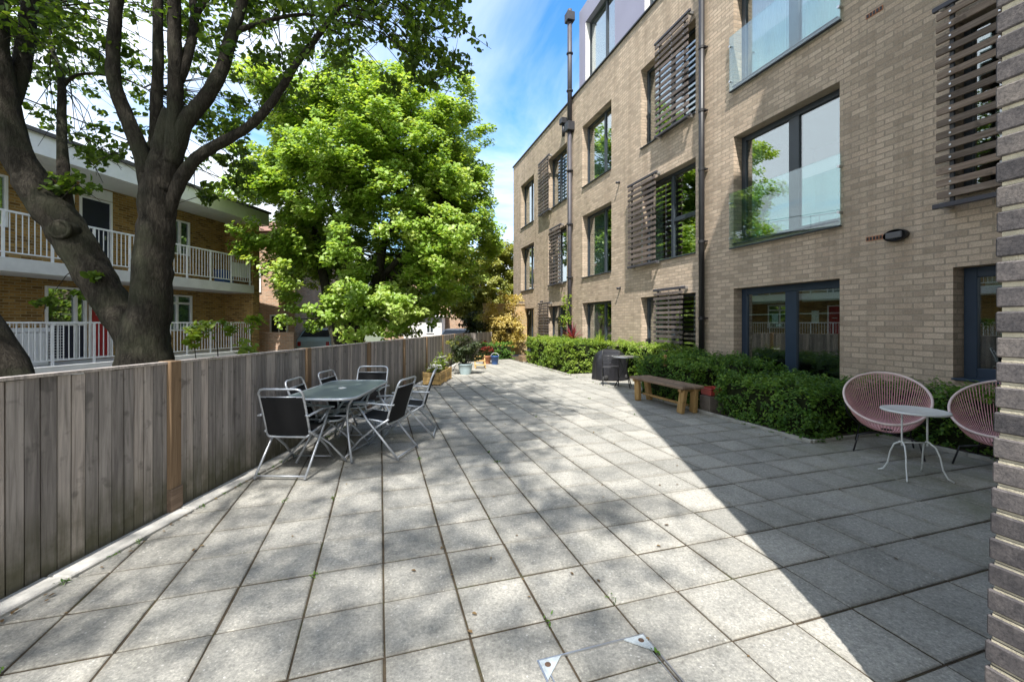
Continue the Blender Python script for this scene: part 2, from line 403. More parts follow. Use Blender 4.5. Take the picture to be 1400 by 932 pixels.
# ------------------------------------------------------------------ leaves
def leaves(name, mat, P, size, up=.5, parent=None, out=None, width=.62, droop=.25, seed=0, curl=.12, tone=None):
    g = np.random.default_rng(seed)
    P = np.asarray(P, float); n = len(P)
    if parent is not None:
        top = parent if parent.parent is None else parent.parent
        P = P-np.array(top.location)
    if not hasattr(size, '__len__'): size = size*g.uniform(.65, 1.3, n)
    nrm = g.normal(size=(n, 3)); nrm /= np.linalg.norm(nrm, axis=1)[:, None]
    nrm[:, 2] += up*2
    if out is not None: nrm += out
    nrm /= np.linalg.norm(nrm, axis=1)[:, None]+1e-9
    d = g.normal(size=(n, 3)); d[:, 2] -= droop*2
    d -= nrm*(d*nrm).sum(1)[:, None]; d /= np.linalg.norm(d, axis=1)[:, None]+1e-9
    b = np.cross(d, nrm)
    T = [(0, 0, 0), (-.5*width, .32, curl), (-.38*width, .72, curl*.7), (0, 1, -.05), (.38*width, .72, curl*.7), (.5*width, .32, curl)]
    V = np.empty((n, 6, 3))
    for k, (x, y, z) in enumerate(T):
        V[:, k] = P+(b*x+d*(y-.5)+nrm*z)*size[:, None]
    me = bpy.data.meshes.new(name)
    me.vertices.add(n*6); me.vertices.foreach_set('co', V.reshape(-1).astype(np.float32))
    idx = (np.arange(n)[:, None]*6+np.array([0, 3, 2, 1, 0, 5, 4, 3])[None]).reshape(-1)
    me.loops.add(n*8); me.loops.foreach_set('vertex_index', idx.astype(np.int32))
    me.polygons.add(n*2); me.polygons.foreach_set('loop_start', (np.arange(n*2)*4).astype(np.int32))
    me.update(calc_edges=True)
    a = me.attributes.new('tone', 'FLOAT', 'POINT')
    t = np.clip(g.normal(.5, .2, n)+(0 if tone is None else tone), 0, 1)
    a.data.foreach_set('value', np.repeat(t, 6).astype(np.float32))
    me.materials.append(mat)
    o = bpy.data.objects.new(name, me); COL.objects.link(o)
    if parent is not None: o.parent = parent
    return o
def ball(g, n, r, flat=1.0):
    p = g.normal(size=(n, 3)); p /= np.linalg.norm(p, axis=1)[:, None]
    p *= (g.uniform(0, 1, n)**.45)[:, None]*r
    p[:, 2] *= flat
    return p

# ================================================================== SETTING
def sheet(name, mat, pts, z):
    mb = MB(); mb.add([(p[0], p[1], z) for p in pts], [list(range(len(pts)))]); return structure(mb.build(name, mat))
sheet('ground', MAT['ground'], [(-400,-400),(400,-400),(400,500),(-400,500)], -.30)
sheet('street', MAT['street'], [(-11.5,6),(-3.2,6),(-1.2,21.5),(8,26),(8,40),(-30,40),(-30,30),(-10.5,21)], -.29)

FA = RZ
def slab_field():
    """paving slabs as one sheet of bevelled, slightly uneven flags"""
    g = np.random.default_rng(3)
    n0, s0, dn, ds = .0177, 1.983, .3925, .39
    mb = MB(); tones = []; edges = []
    for i in range(-16, 17):
        for j in range(-13, 46):
            nc, sc = n0+(i+.5)*dn, s0+(j+.5)*ds
            p = NS(nc, sc)
            if p.x < fence_x(p.y)-.02: continue
            if p.y > 18.6: continue
            if nc > 5.12:
                ok = (sc < 3.93 and sc > -3 and nc < 6.30) or (7.83 < sc < 10.95 and nc < 6.29)
                if not ok: continue
            if nc > 1.82 and sc < .79: continue
            if .664 < nc < 1.21 and 1.2 < sc < 1.75: pass
            gp = .0056+g.uniform(-.0015, .0025)
            hx, hy = dn/2-gp, ds/2-gp
            a = g.normal(0, .0035); ca, sa = math.cos(a), math.sin(a)
            tx, ty, z0 = g.normal(0, .0022), g.normal(0, .0022), g.normal(0, .0012)
            b = .006
            vs = []
            for lvl, (ax, ay, zz) in enumerate(((hx, hy, -.02), (hx, hy, -.0045), (hx-b, hy-b, 0), (hx-.055, hy-.055, 0))):
                for x, y in ((-ax,-ay),(ax,-ay),(ax,ay),(-ax,ay)):
                    vs.append(NS(nc+x*ca-y*sa, sc+x*sa+y*ca, zz+z0+tx*x+ty*y))
                    edges.append((1, 1, .85, 0)[lvl])
            fs = [(l*4+k, l*4+(k+1) % 4, l*4+4+(k+1) % 4, l*4+4+k) for l in range(3) for k in range(4)]
            fs.append((12, 13, 14, 15))
            mb.add(vs, fs)
            tones += [min(1, max(0, g.normal(.5, .27)))]*16
    o = mb.build('patio_paving', MAT['slab'])
    for nm, val in (('tone', tones), ('edge', edges)):
        a = o.data.attributes.new(nm, 'FLOAT', 'POINT'); a.data.foreach_set('value', np.array(val, np.float32))
    return structure(o)
slab_field()
mb = MB()
mb.add([(-2.75,-3.2,-.008),(6.5,-3.2,-.008),(7.5,6,-.008),(1.6,19,-.008),(-1.95,19,-.008)], [(0,1,2,3,4)])
structure(mb.build('patio_bed_course', MAT['joint']))
# kerb along the fence, in lengths
mb = MB(); y = -3.0
while y < 18.4:
    L = .91; x0, x1 = fence_x(y)+.105, fence_x(y+L)+.105
    mb.bar((x0, y+.004, .0), (x1, y+L-.004, .0), .15, .05+random.uniform(-.004, .004), 0, bev=.008); y += L
structure(mb.build('fence_kerb', MAT['kerb']))
# planting bed with pale edging
mb = MB()
for (n0, n1, s0, s1) in ((5.12, 6.9, 3.93, 7.83), (5.12, 6.9, 10.95, 15.6), (6.29, 6.9, 7.83, 10.95), (6.30, 6.9, 1.5, 3.93)):
    vs = []; fs = []; k = 10
    for a in range(k+1):
        for b in range(k+1):
            vs.append(NS(n0+(n1-n0)*a/k, s0+(s1-s0)*b/k, .01+random.uniform(0, .035)))
    for a in range(k):
        for b in range(k): fs.append((a*(k+1)+b, (a+1)*(k+1)+b, (a+1)*(k+1)+b+1, a*(k+1)+b+1))
    mb.add(vs, fs, 0, True)
structure(mb.build('planting_bed', MAT['soil']))
mb = MB()
for a, b in (((5.14,3.91),(5.14,7.83)), ((5.14,10.95),(5.14,15.6)), ((5.16,3.92),(6.32,3.92)), ((6.32,3.9),(6.32,1.2)), ((5.17,7.85),(6.29,7.85)), ((6.31,7.85),(6.31,10.93)), ((5.17,10.93),(6.29,10.93))):
    A = NS(*a); B = NS(*b); L = (B-A).length; k = max(1, round(L/.9))
    for i in range(k):
        mb.bar(A.lerp(B, i/k)+Vector((0,0,.008)), A.lerp(B, (i+1)/k-.003/L)+Vector((0,0,.008)), .05, .06, 0, bev=.006)
structure(mb.build('bed_edging', MAT['edging']))

# ================================================================== FENCE
def fence_top(Y): return 1.185-.0085*(Y-2) if Y < 17.6 else 1.06
f = thing('timber_fence', 'long weathered grey closeboard fence with orange-brown posts running along the left of the patio', 'fence', (fence_x(6), 6, 0))
posts = [-2.6, -.64, 1.35, 3.345, 5.34, 7.33, 9.33, 11.3, 13.3, 15.3, 17.3]
def fence_run(A, B, h0, h1, face):
    """vertical boards with open joints over a second, recessed layer"""
    mb = MB(); A = Vector(A); B = Vector(B); L = (B-A).length; d = (B-A)/L; q = Vector((d.y, -d.x, 0))*face
    def board(t0, t1, dep, th, h, z0):
        a = A+d*t0; b = A+d*t1; lean = d*random.uniform(-.004, .004); tw = random.uniform(-.002, .002)
        vs = [a+q*(dep+tw), b+q*(dep-tw), b+q*(dep-th), a+q*(dep-th)]
        vs = [v+Vector((0,0,z0)) for v in vs]+[v+lean+Vector((0,0,h)) for v in vs]
        mb.add(vs, [(0,1,5,4),(1,2,6,5),(2,3,7,6),(3,0,4,7),(4,5,6,7),(3,2,1,0)])
    t = 0
    while t < L-.03:
        w = min(random.uniform(.075, .087), L-t)
        h = h0+(h1-h0)*t/L+random.uniform(-.005, .005)
        gap = random.uniform(.006, .010)
        board(t, t+w-gap, .026+random.uniform(-.002, .002), .014, h, -.02)
        board(t+w-gap-.03, min(L, t+w+.03), .009, .012, h-.004, -.02)
        t += w
    return mb
runs = list(zip(posts[:-1], posts[1:]))
for a, b in runs:
    A = (fence_x(a+.05), a+.05, 0); B = (fence_x(b-.05), b-.05, 0)
    fence_run(A, B, fence_top(a), fence_top(b), 1).build('board_panel', MAT['fence'], f, world=f)
    mb = MB()
    for z in (.3, .88):
        mb.bar((A[0]-.035, A[1], z), (B[0]-.035, B[1], z), .07, .05)
    mb.bar((A[0]+.004, A[1], fence_top(a)+.012), (B[0]+.004, B[1], fence_top(b)+.012), .06, .018)
    mb.build('rail', MAT['fence'], f, world=f)
for yv in posts:
    mb = MB(); x = fence_x(yv)
    mb.box((x+.0, yv, fence_top(yv)/2+.01), (.105, .11, fence_top(yv)+.03), 0, None, .006)
    o = mb.build('post', MAT['post'], f, world=f)
    mb = MB(); mb.box((x+.008, yv, .1), (.108, .12, .2), 0, None, .006)
    mb.build('post_foot', MAT['bench_top'], o, world=f)
# return at the far end
A = (fence_x(17.35), 17.35, 0); B = (-.95, 19.6, 0)
fence_run(A, B, 1.06, 1.08, 1).build('board_panel', MAT['fence'], f, world=f)

# ================================================================== MAIN BUILDING
NF = 6.93
BASE = NS(NF, 12)
bld = thing('apartment_building', 'four-storey buff brick apartment building with deep dark-framed windows and sliding slat screens', 'building', BASE, RZ)
LN, LS = NF, 12.0
def L(n, s, z): return (n-LN, s-LS, z)
cols = {'A': (4.823, 6.921), 'B': (2.42, 3.44), 'C': (8.015, 10.16), 'D': (11.72, 13.72), 'F': (15.04, 16.95), 'E': (18.72, 20.67)}
lev = [(.10, 2.20), (3.09, 5.31), (6.31, 8.52)]
ZT = 9.93
openings = []
for c, (a, b) in cols.items():
    for k, (z0, z1) in enumerate(lev):
        if c == 'B' and k == 0: z0 = .78
        if c == 'C' and k == 0: z0 = .35
        openings.append((c, k, a, b, z0, z1))
DEP = .24
def wall_with_holes(mb, n, s0, s1, z0, z1, holes, dep):
    ss = sorted({s0, s1, *[h[0] for h in holes], *[h[1] for h in holes]})
    zs = sorted({z0, z1, *[h[2] for h in holes], *[h[3] for h in holes]})
    for i in range(len(ss)-1):
        for j in range(len(zs)-1):
            sm, zm = (ss[i]+ss[i+1])/2, (zs[j]+zs[j+1])/2
            if any(h[0] < sm < h[1] and h[2] < zm < h[3] for h in holes): continue
            mb.add([L(n,ss[i],zs[j]), L(n,ss[i],zs[j+1]), L(n,ss[i+1],zs[j+1]), L(n,ss[i+1],zs[j])], [(0,1,2,3)])
    for a, b, c, d in holes:
        mb.add([L(n,a,c),L(n+dep,a,c),L(n+dep,a,d),L(n,a,d)], [(0,1,2,3)])
        mb.add([L(n,b,c),L(n,b,d),L(n+dep,b,d),L(n+dep,b,c)], [(0,1,2,3)])
        mb.add([L(n,a,d),L(n+dep,a,d),L(n+dep,b,d),L(n,b,d)], [(0,1,2,3)])
        mb.add([L(n,a,c),L(n,b,c),L(n+dep,b,c),L(n+dep,a,c)], [(0,1,2,3)])
mb = MB()
S0, S1 = 1.4, 21.93
wall_with_holes(mb, NF, S0, S1, -.1, ZT, [(a, b, z0, z1) for _, _, a, b, z0, z1 in openings], DEP+.25)
mb.add([L(NF,S1,-.1), L(NF,S1,ZT), L(NF+11,S1,ZT), L(NF+11,S1,-.1)], [(0,1,2,3)])
mb.build('wall', MAT['brick'], bld)
# roof deck, parapet inner side and coping
mb = MB(); mb.add([L(NF+.3,S0,ZT-.25), L(NF+11,S0,ZT-.25), L(NF+11,S1,ZT-.25), L(NF+.3,S1,ZT-.25)], [(0,1,2,3)])
mb.add([L(NF+.3,S0,ZT-.25), L(NF+.3,S1,ZT-.25), L(NF+.3,S1,ZT), L(NF+.3,S0,ZT)], [(0,1,2,3)])
mb.add([L(NF+11,S0,-.1), L(NF+11,S0,ZT-.25), L(NF+11,S1,ZT-.25), L(NF+11,S1,-.1)], [(0,1,2,3)])
mb.build('roof', MAT['roof'], bld)
mb = MB(); mb.box(L(NF+.13, (S0+S1)/2+.03, ZT+.03), (.36, S1-S0+.06, .06), 0, None, .01)
mb.build('coping', MAT['pipe'], bld)
# set-back top storey
TS0, TS1, TZ = S0, 14.2, 13.0
TN = NF+.12
thole = [(a, b, 10.02, 12.3) for (a, b) in (cols['D'], cols['C'], cols['A'])]
mb = MB(); wall_with_holes(mb, TN, TS0, TS1, ZT-.02, TZ, thole, .3)
mb.add([L(TN,TS1,ZT-.02), L(TN,TS1,TZ), L(TN+8,TS1,TZ), L(TN+8,TS1,ZT-.02)], [(0,1,2,3)])
mb.add([L(TN,TS0,TZ), L(TN+8,TS0,TZ), L(TN+8,TS1,TZ), L(TN,TS1,TZ)], [(0,1,2,3)])
mb.add([L(TN+8,TS0,ZT-.02), L(TN+8,TS0,TZ), L(TN+8,TS1,TZ), L(TN+8,TS1,ZT-.02)], [(0,1,2,3)])
mb.build('top_storey', MAT['cladding'], bld)

def curtain_mesh(n, a, b, z0, z1, amp=.035, fold=.11):
    mb = MB(); k = max(8, int((b-a)/fold*8)); vs = []
    for i in range(k+1):
        s = a+(b-a)*i/k
        o = amp*math.sin(2*math.pi*(s-a)/fold+.6*math.sin(s*9))
        vs.append(L(n+o, s, z0)); vs.append(L(n+o*.7, s, z1))
    mb.add(vs, [(2*i, 2*i+1, 2*i+3, 2*i+2) for i in range(k)], 0, True); return mb

def window(a, b, z0, z1, n=NF, dep=DEP, frame='frame', split=(.5,), transom=None, mull=.10, fr=.07, curtain=None, blind=None, sill=True, wide=False, lab=None):
    nf = n+dep
    mb = MB()
    def bx(s0, s1, y0, y1, d=.07, o=0): mb.box(L(nf+o, (s0+s1)/2, (y0+y1)/2), (d, s1-s0, y1-y0), 0, None, .006)
    e = .002
    bx(a+e, a+fr, z0+e, z1-e); bx(b-fr, b-e, z0+e, z1-e); bx(a+fr, b-fr, z1-fr, z1-e); bx(a+fr, b-fr, z0+e, z0+fr+.02)
    edges = [a+fr]
    for q in split:
        s = b-(b-a)*q
        bx(s-mull/2, s+mull/2, z0+fr, z1-fr, .065); edges += [s-mull/2, s+mull/2]
    edges.append(b-fr)
    cells = []
    for i in range(0, len(edges), 2):
        c0, c1 = edges[i], edges[i+1]
        if transom is not None and i == 0:
            zt = z0+(z1-z0)*transom
            bx(c0, c1, zt-.05, zt+.05, .06); cells += [(c0, c1, z0+fr+.02, zt-.05), (c0, c1, zt+.05, z1-fr)]
        else: cells.append((c0, c1, z0+fr+.02, z1-fr))
    o = mb.build('window', MAT[frame], bld)
    if lab: o['label'] = lab
    for (c0, c1, y0, y1) in cells:
        g = MB(); g.box(L(nf+.01, (c0+c1)/2, (y0+y1)/2), (.014, c1-c0+.01, y1-y0+.01))
        g.build('pane', MAT['glass'], o)
    if sill:
        m2 = MB(); m2.box(L(n+dep/2-.04, (a+b)/2, z0+.012), (dep+.02, b-a-.006, .024), 0, None, .004); m2.build('sill', MAT[frame], o)
    r = MB(); x0, x1 = nf+.26, nf+2.6; p = .45
    A, B, C, D = a-p, b+p, z0-.25, z1+.25
    r.add([L(x1,A,C),L(x1,B,C),L(x1,B,D),L(x1,A,D)], [(0,1,2,3)]); r.add([L(x0,A,C),L(x1,A,C),L(x1,A,D),L(x0,A,D)], [(0,1,2,3)])
    r.add([L(x0,B,C),L(x1,B,C),L(x1,B,D),L(x0,B,D)], [(0,1,2,3)]); r.add([L(x0,A,D),L(x1,A,D),L(x1,B,D),L(x0,B,D)], [(0,1,2,3)])
    r.add([L(x0,A,C),L(x1,A,C),L(x1,B,C),L(x0,B,C)], [(0,1,2,3)])
    r.build('room', MAT['room'], o)
    if curtain:
        for (u, v) in curtain:
            curtain_mesh(nf+.16, a+.03+(b-a-.06)*u, a+.03+(b-a-.06)*v, z0+.06, z1-.05).build('curtain', MAT['curtain'], o)
    if blind:
        for (c0, c1, y0, y1) in cells:
            m3 = MB(); m3.box(L(nf+.10, (c0+c1)/2, y1-blind/2), (.012, c1-c0-.03, blind)); m3.build('blind', MAT['blind'], o)
    return o
for (c, k, a, b, z0, z1) in openings:
    if c == 'A':
        if k == 0: wA = window(a, b, z0, z1, frame='frame_navy', mull=.22, fr=.13, blind=.2, split=(.52,))
        else: window(a, b, z0, z1, mull=.2, fr=.1, split=(.55,), curtain=[(.04, .4), (.6, .98)] if k == 2 else [(.86, .98)])
    elif c == 'B':
        window(a, b, z0, z1, frame='frame_navy' if k == 0 else 'frame', split=(), fr=.13 if k == 0 else .08, blind=.12 if k == 0 else None)
    elif c == 'C': window(a, b, z0, z1, split=(.5,), transom=.46 if k else None, curtain=[(.8, .98)])
    elif c == 'D': window(a, b, z0, z1, split=(.62,), curtain=[(.45, .97)] if k else [(.75, .97)])
    elif c == 'F': window(a, b, z0, z1, split=(.45,), curtain=[(.3, .8)])
    else: window(a, b, z0, z1, split=(.55,), curtain=[(.5, .95)])
for (a, b, z0, z1) in thole:
    window(a, b, z0, z1, n=TN, dep=.2, split=(.6,), curtain=[(.55, .97)])
    mb = MB(); mb.box(L(TN+.09, b-.012, (z0+z1)/2), (.17, .02, z1-z0-.01)); mb.build('reveal_lining', MAT['reveal'], bld)
# papers and a sash bar in the ground floor doors
mb = MB(); nf = NF+DEP
for s, z, w, h in ((6.20, 1.58, .13, .19), (5.42, 1.60, .13, .21), (6.12, 1.45, .12, .05)): mb.box(L(nf+.03, s, z), (.003, w, h))
mb.build('notice', MAT['paper'], wA)
mb = MB(); mb.bar(L(nf+.07, 4.95, 1.66), L(nf+.07, 6.85, 1.66), .02, .025); mb.build('inner_rail', MAT['white'], wA)

# glass balustrades of the two french windows
for k in (1, 2):
    a, b = cols['A']; z0 = lev[k][0]-.06; z1 = z0+1.12
    mb = MB(); mb.box(L(NF-.055, (a+b)/2, (z0+z1)/2), (.018, b-a+.10, z1-z0))
    o = mb.build('glass_balustrade', MAT['glass_rail'], bld)
    mb = MB(); mb.box(L(NF-.05, (a+b)/2, z0-.012), (.06, b-a+.10, .022), 0, None, .004); mb.build('bottom_channel', MAT['frame'], o)
    for s in (a-.03, b+.03):
        for z in (z0+.2, z1-.2):
            m2 = MB(); m2.lathe([(.022,-.04),(.022,.035)], (0,0,0), 12)
            Mx = Matrix.Rotation(math.pi/2, 4, 'Y'); m2.v = [tuple((Mx @ Vector(v))+Vector(L(NF-.04, s, z))) for v in m2.v]
            m2.build('clamp', MAT['steel'], o)

# sliding slat screens
def screen(s0, s1, z0, z1, mat='slat', ns=15, off=.17):
    mb = MB(); pit = (z1-z0)/ns
    for i in range(ns):
        z = z0+pit*(i+.5)
        mb.box(L(NF-off, (s0+s1)/2, z), (.028, s1-s0+random.uniform(-.01,.03), pit*.56), 0, Matrix.Translation((0,0,0)), .004)
    o = mb.build('slat_screen', MAT[mat], bld)
    w = s1-s0
    for s in (s0+w*.12, s0+w*.88):
        m2 = MB(); m2.box(L(NF-off+.03, s, (z0+z1)/2), (.03, .045, z1-z0+.06), 0, None, .004); m2.build('upright', MAT['black'], o)
    m2 = MB()
    for i in range(ns):
        for s in (s0+w*.12, s0+w*.5, s0+w*.88): m2.box(L(NF-off-.017, s, z0+pit*(i+.5)), (.006, .02, .02))
    m2.box(L(NF-off+.03, s0+w*.5, (z0+z1)/2), (.02, .03, z1-z0))
    m2.build('fixings', MAT['steel'], o)
    for z in (z0-.05, z1+.05):
        m2 = MB(); m2.box(L(NF-off+.02, (s0+s1)/2, z), (.05, s1-s0+.1, .06), 0, None, .006)
        m2.build('track', MAT['pipe_grey'], o)
        for s in (s0+.04, s1-.04):
            m3 = MB(); m3.box(L(NF-off/2+.01, s, z+.0), (off, .06, .075), 0, None, .006); m3.build('bracket', MAT['steel'], o)
screen(8.06, 9.28, 6.33, 8.62); screen(9.28, 10.52, 3.12, 5.33); screen(8.25, 9.33, .5, 2.28)
screen(16.50, 17.72, 6.33, 8.52); screen(15.30, 16.42, 3.12, 5.33); screen(16.5, 17.75, .5, 2.28)
screen(2.35, 3.50, 3.02, 5.42, 'slat_warm', 16, .2)
# rainwater pipes
mb = MB(); s = 14.5
mb.tube([L(NF-.13, s, 0), L(NF-.13, s, 8.9)], .075, 14); mb.tube([L(NF-.13, s, 8.9), L(NF-.13, s, 13.25)], .088, 14)
o = mb.build('drainpipe', MAT['pipe_grey'], bld)
for z in (8.85, 12.95):
    mb = MB(); mb.box(L(NF-.13, s, z), (.3, .32, .34), 0, None, .02); mb.build('hopper', MAT['pipe'], o)
for z in (1.2, 3.2, 5.2, 7.2, 10.2, 11.6):
    mb = MB(); mb.lathe([(.125,-.02),(.125,.02)], L(NF-.13, s, z), 14); mb.build('collar', MAT['pipe'], o)
mb = MB(); s = 15.1
mb.tube([L(NF-.12, s, 8.75), L(NF-.12, s, 9.25)], .06, 12); mb.box(L(NF-.13, s, 9.33), (.24, .26, .24), 0, None, .02)
mb.build('overflow_hopper', MAT['pipe'], bld)
mb = MB(); s = 7.70
mb.tube([L(NF-.11, s, 0), L(NF-.11, s, ZT+.2)], .062, 14)
o = mb.build('drainpipe', MAT['black'], bld)
for z in (1.6, 3.3, 4.9, 6.2, 7.6, 9.0):
    mb = MB(); mb.lathe([(.072,-.03),(.072,.03)], L(NF-.11, s, z), 14); mb.box(L(NF-.06, s, z), (.1, .17, .03)); mb.build('pipe_bracket', MAT['black'], o)
# wall lamp, air vents, overflow spouts
mb = MB()
mb.v = []; seg = 20
prof = [(.0,0),(.62,.0),(1,.12),(1,.5),(.9,.62)]
for i, (r_, d) in enumerate(prof):
    for k in range(seg):
        an = 2*math.pi*k/seg; mb.v.append(L(NF-d*.13, 4.04+.15*r_*math.cos(an)*1.0, 2.72+.085*r_*math.sin(an)))
for i in range(len(prof)-1):
    for k in range(seg): mb.f.append([i*seg+k, i*seg+(k+1)%seg, (i+1)*seg+(k+1)%seg, (i+1)*seg+k]); mb.m.append(0); mb.s.append(True)
o = mb.build('wall_lamp', MAT['black'], bld)
mb = MB(); mb.box(L(NF-.085, 4.04, 2.72), (.02, .2, .09), 0, None, .009); mb.build('lens', MAT['light_lens'], o)
for z in (2.74, 6.05):
    mb = MB(); mb.box(L(NF-.002, 4.33, z), (.012, .225, .065)); 
    for i in range(5): mb.box(L(NF-.011, 4.33+(i-2)*.043, z), (.010, .026, .045), 1)
    mb.build('air_vent', [MAT['terracotta'], MAT['black']], bld)
for s, z in ((11.2, 2.55), (17.6, 2.45), (11.25, 5.75)):
    mb = MB(); mb.tube([L(NF+.02, s, z), L(NF-.12, s, z-.02)], .035, 10); mb.build('vent_spout', MAT['pipe'], bld)

# ================================================================== WING (right edge)
C = Vector((1.5, 1.31, 0)); cn = C.dot(NV); cs = C.dot(DV)
WB = NS(cn+1, cs-3)
wing = thing('brick_wing', 'dark grey brick corner with thick pale mortar rising at the right edge of the picture', 'building', WB, RZ)
def Q(n, s, z): return (n-cn-1, s-cs+3, z)
HW = 13.3
def lean(z): return .0 if z > 1.42 else -.062*((1.42-z)/1.05)**1.15
mb = MB()
e = .3; n1 = NF-.02; s1 = cs+e*(n1-cn)
LC = 1.25; zc0, zc1 = .0, 2.7
# body: footprint walls, leaving the near corner to the modelled bricks
i0 = .012
mb.add([Q(cn+.03,cs-LC,0),Q(cn+.03,cs-14,0),Q(cn+.03,cs-14,HW),Q(cn+.03,cs-LC,HW)], [(0,1,2,3)])
mb.add([Q(cn+.03,cs-LC,zc1),Q(cn+.03,cs,zc1),Q(cn+.03,cs,HW),Q(cn+.03,cs-LC,HW)], [(3,2,1,0)])
mb.add([Q(cn+.03,cs,zc1),Q(n1,s1,zc1),Q(n1,s1,HW),Q(cn+.03,cs,HW)], [(3,2,1,0)])
mb.add([Q(cn+.25,cs+e*.25,-.1),Q(n1,s1,-.1),Q(n1,s1,zc1),Q(cn+.25,cs+e*.25,zc1)], [(3,2,1,0)])
mb.add([Q(n1,s1,-.1),Q(n1+4,cs-14,-.1),Q(n1+4,cs-14,HW),Q(n1,s1,HW)], [(3,2,1,0)])
mb.add([Q(cn+.03,cs-14,-.1),Q(n1+4,cs-14,-.1),Q(n1+4,cs-14,HW),Q(cn+.03,cs-14,HW)], [(0,1,2,3)])
mb.add([Q(cn+.03,cs-14,HW),Q(n1+4,cs-14,HW),Q(n1,s1,HW),Q(cn+.03,cs,HW)], [(0,1,2,3)])
mb.build('wall', MAT['brick_wing'], wing)
# bricks of the near corner
gb = random.Random(5)
bk = MB(); mo = MB(); hc = .077; row = 0; z = zc0
while z < zc1-.01:
    ln = lean(z+hc/2)
    mo.add([Q(cn+ln+.007,cs-LC,z),Q(cn+ln+.007,cs-.012,z),Q(cn+ln+.007,cs-.012,z+hc),Q(cn+ln+.007,cs-LC,z+hc)], [(3,2,1,0)])
    mo.add([Q(cn+ln+.007,cs-.012,z),Q(cn+.26,cs-.012+e*.25,z),Q(cn+.26,cs-.012+e*.25,z+hc),Q(cn+ln+.007,cs-.012,z+hc)], [(3,2,1,0)])
    s = cs-(0 if row % 2 else 0); first = .105 if row % 2 else .215; w = first
    while s > cs-LC+.02:
        w = min(w, s-(cs-LC))
        o = gb.uniform(-.0025, .0025)
        bk.box(Q(cn+ln+.05+o, s-w/2+.0, z+hc/2+gb.uniform(-.001,.001)), (.1, w-.013+(.013 if s == cs else 0), hc-.0145+gb.uniform(-.0015,.0015)), 0, None, .0045)
        s -= w; w = .225
    bk.box(Q(cn+ln+.18, cs-.06+.045, z+hc/2), (.13, .1, hc-.014), 0, None, .006)
    z += hc; row += 1
mo.build('mortar', MAT['mortar'], wing)
bk.build('corner_brickwork', MAT['brick_grey'], wing)

# ================================================================== LEFT APARTMENT BLOCK
BR = -math.atan(.1525); BXA = Vector((math.cos(BR), math.sin(BR), 0)); BYA = Vector((-math.sin(BR), math.cos(BR), 0))
def by(px, x):
    r = (px-CX)/F; c, s_ = math.cos(BR), math.sin(BR)
    # world = x*(c,s)+y*(-s,c)
    return (x*c-r*x*s_)/(r*c+s_)
XF, XW = -12.99, -14.2
y0b, y1b = 1.5, 15.3
BO = BXA*(XF-1)+BYA*9
blk = thing('balcony_flats', 'two-storey yellow-brown brick flats with white railed balconies behind the big dark tree', 'building', BO, BR)
def K(x, y, z): return (x-(XF-1), y-9, z)
mb = MB()
ops = []
def opn(px0, px1, z0, z1): 
    a, b = sorted((by(px0, XW), by(px1, XW))); return (a, b, z0, z1)
ops = {'door_u': opn(108,153,3.02,5.2), 'win_u1': opn(60,101,4.0,5.2), 'win_u2': opn(231,259,3.95,5.2), 'door_l': opn(61,118,.44,2.5), 'red_l': opn(121,152,.44,2.4), 'win_l2': opn(220,262,1.2,2.5), 'win_u0': opn(-40,10,3.9,5.2)}
ss = sorted({y0b, y1b, *[o[0] for o in ops.values()], *[o[1] for o in ops.values()]}); zs = sorted({-.3, 5.6, *[o[2] for o in ops.values()], *[o[3] for o in ops.values()]})
for i in range(len(ss)-1):
    for j in range(len(zs)-1):
        sm, zm = (ss[i]+ss[i+1])/2, (zs[j]+zs[j+1])/2
        if any(h[0] < sm < h[1] and h[2] < zm < h[3] for h in ops.values()): continue
        mb.add([K(XW,ss[i],zs[j]),K(XW,ss[i+1],zs[j]),K(XW,ss[i+1],zs[j+1]),K(XW,ss[i],zs[j+1])], [(0,1,2,3)])
mb.add([K(XW,y1b+.35,-.3),K(XW-8,y1b+.35,-.3),K(XW-8,y1b+.35,5.6),K(XW,y1b+.35,5.6)], [(0,1,2,3)])
mb.add([K(XW-.12,y0b,-.3),K(XW-.12,y1b,-.3),K(XW-.12,y1b,5.6),K(XW-.12,y0b,5.6)], [(0,1,2,3)], 1)
mb.build('wall', [MAT['brick_yellow'], MAT['room']], blk)
mb = MB(); mb.box(K((XF+XW)/2-.05, y1b+.175, 2.65), (XF-XW+.2, .35, 5.7)); mb.build('end_pier', MAT['brick_yellow'], blk)
for z0, z1, nm in ((.08, .42, 'lower_balcony_slab'), (2.68, 3.0, 'upper_balcony_slab')):
    mb = MB(); mb.box(K((XF+.12+XW)/2+.001, (y0b+y1b)/2-.003, (z0+z1)/2), (XF+.12-XW-.004, y1b-y0b-.008, z1-z0), 0, None, .01)
    mb.build('balcony_slab', MAT['concrete'], blk)
# roof with white fascia
mb = MB(); mb.box(K(XF+.2, (y0b+y1b)/2+.2, 5.80), (.04, y1b-y0b+1.0, .5)); mb.box(K(XF-4.4, y1b+.68, 5.8), (9.1, .04, .5))
ro = mb.build('fascia', MAT['white'], blk)
mb = MB(); mb.box(K((XF+XW)/2+.1, (y0b+y1b)/2+.2, 5.58), (XF-XW+.15, y1b-y0b+.9, .04)); mb.build('soffit', MAT['white'], blk)
mb = MB(); mb.box(K(XF-4.4, (y0b+y1b)/2+.2, 6.09), (9.4, y1b-y0b+1.1, .09)); mb.build('roof', MAT['roof'], blk)
mb = MB(); zz = 7.0; mb.tube([K(XF-.4,y0b,zz), K(XF-.4,y1b,zz)], .02, 6)
for k in range(8): mb.tube([K(XF-.4, y1b-.3-k*1.9, 6.1), K(XF-.4, y1b-.3-k*1.9, zz)], .014, 6)
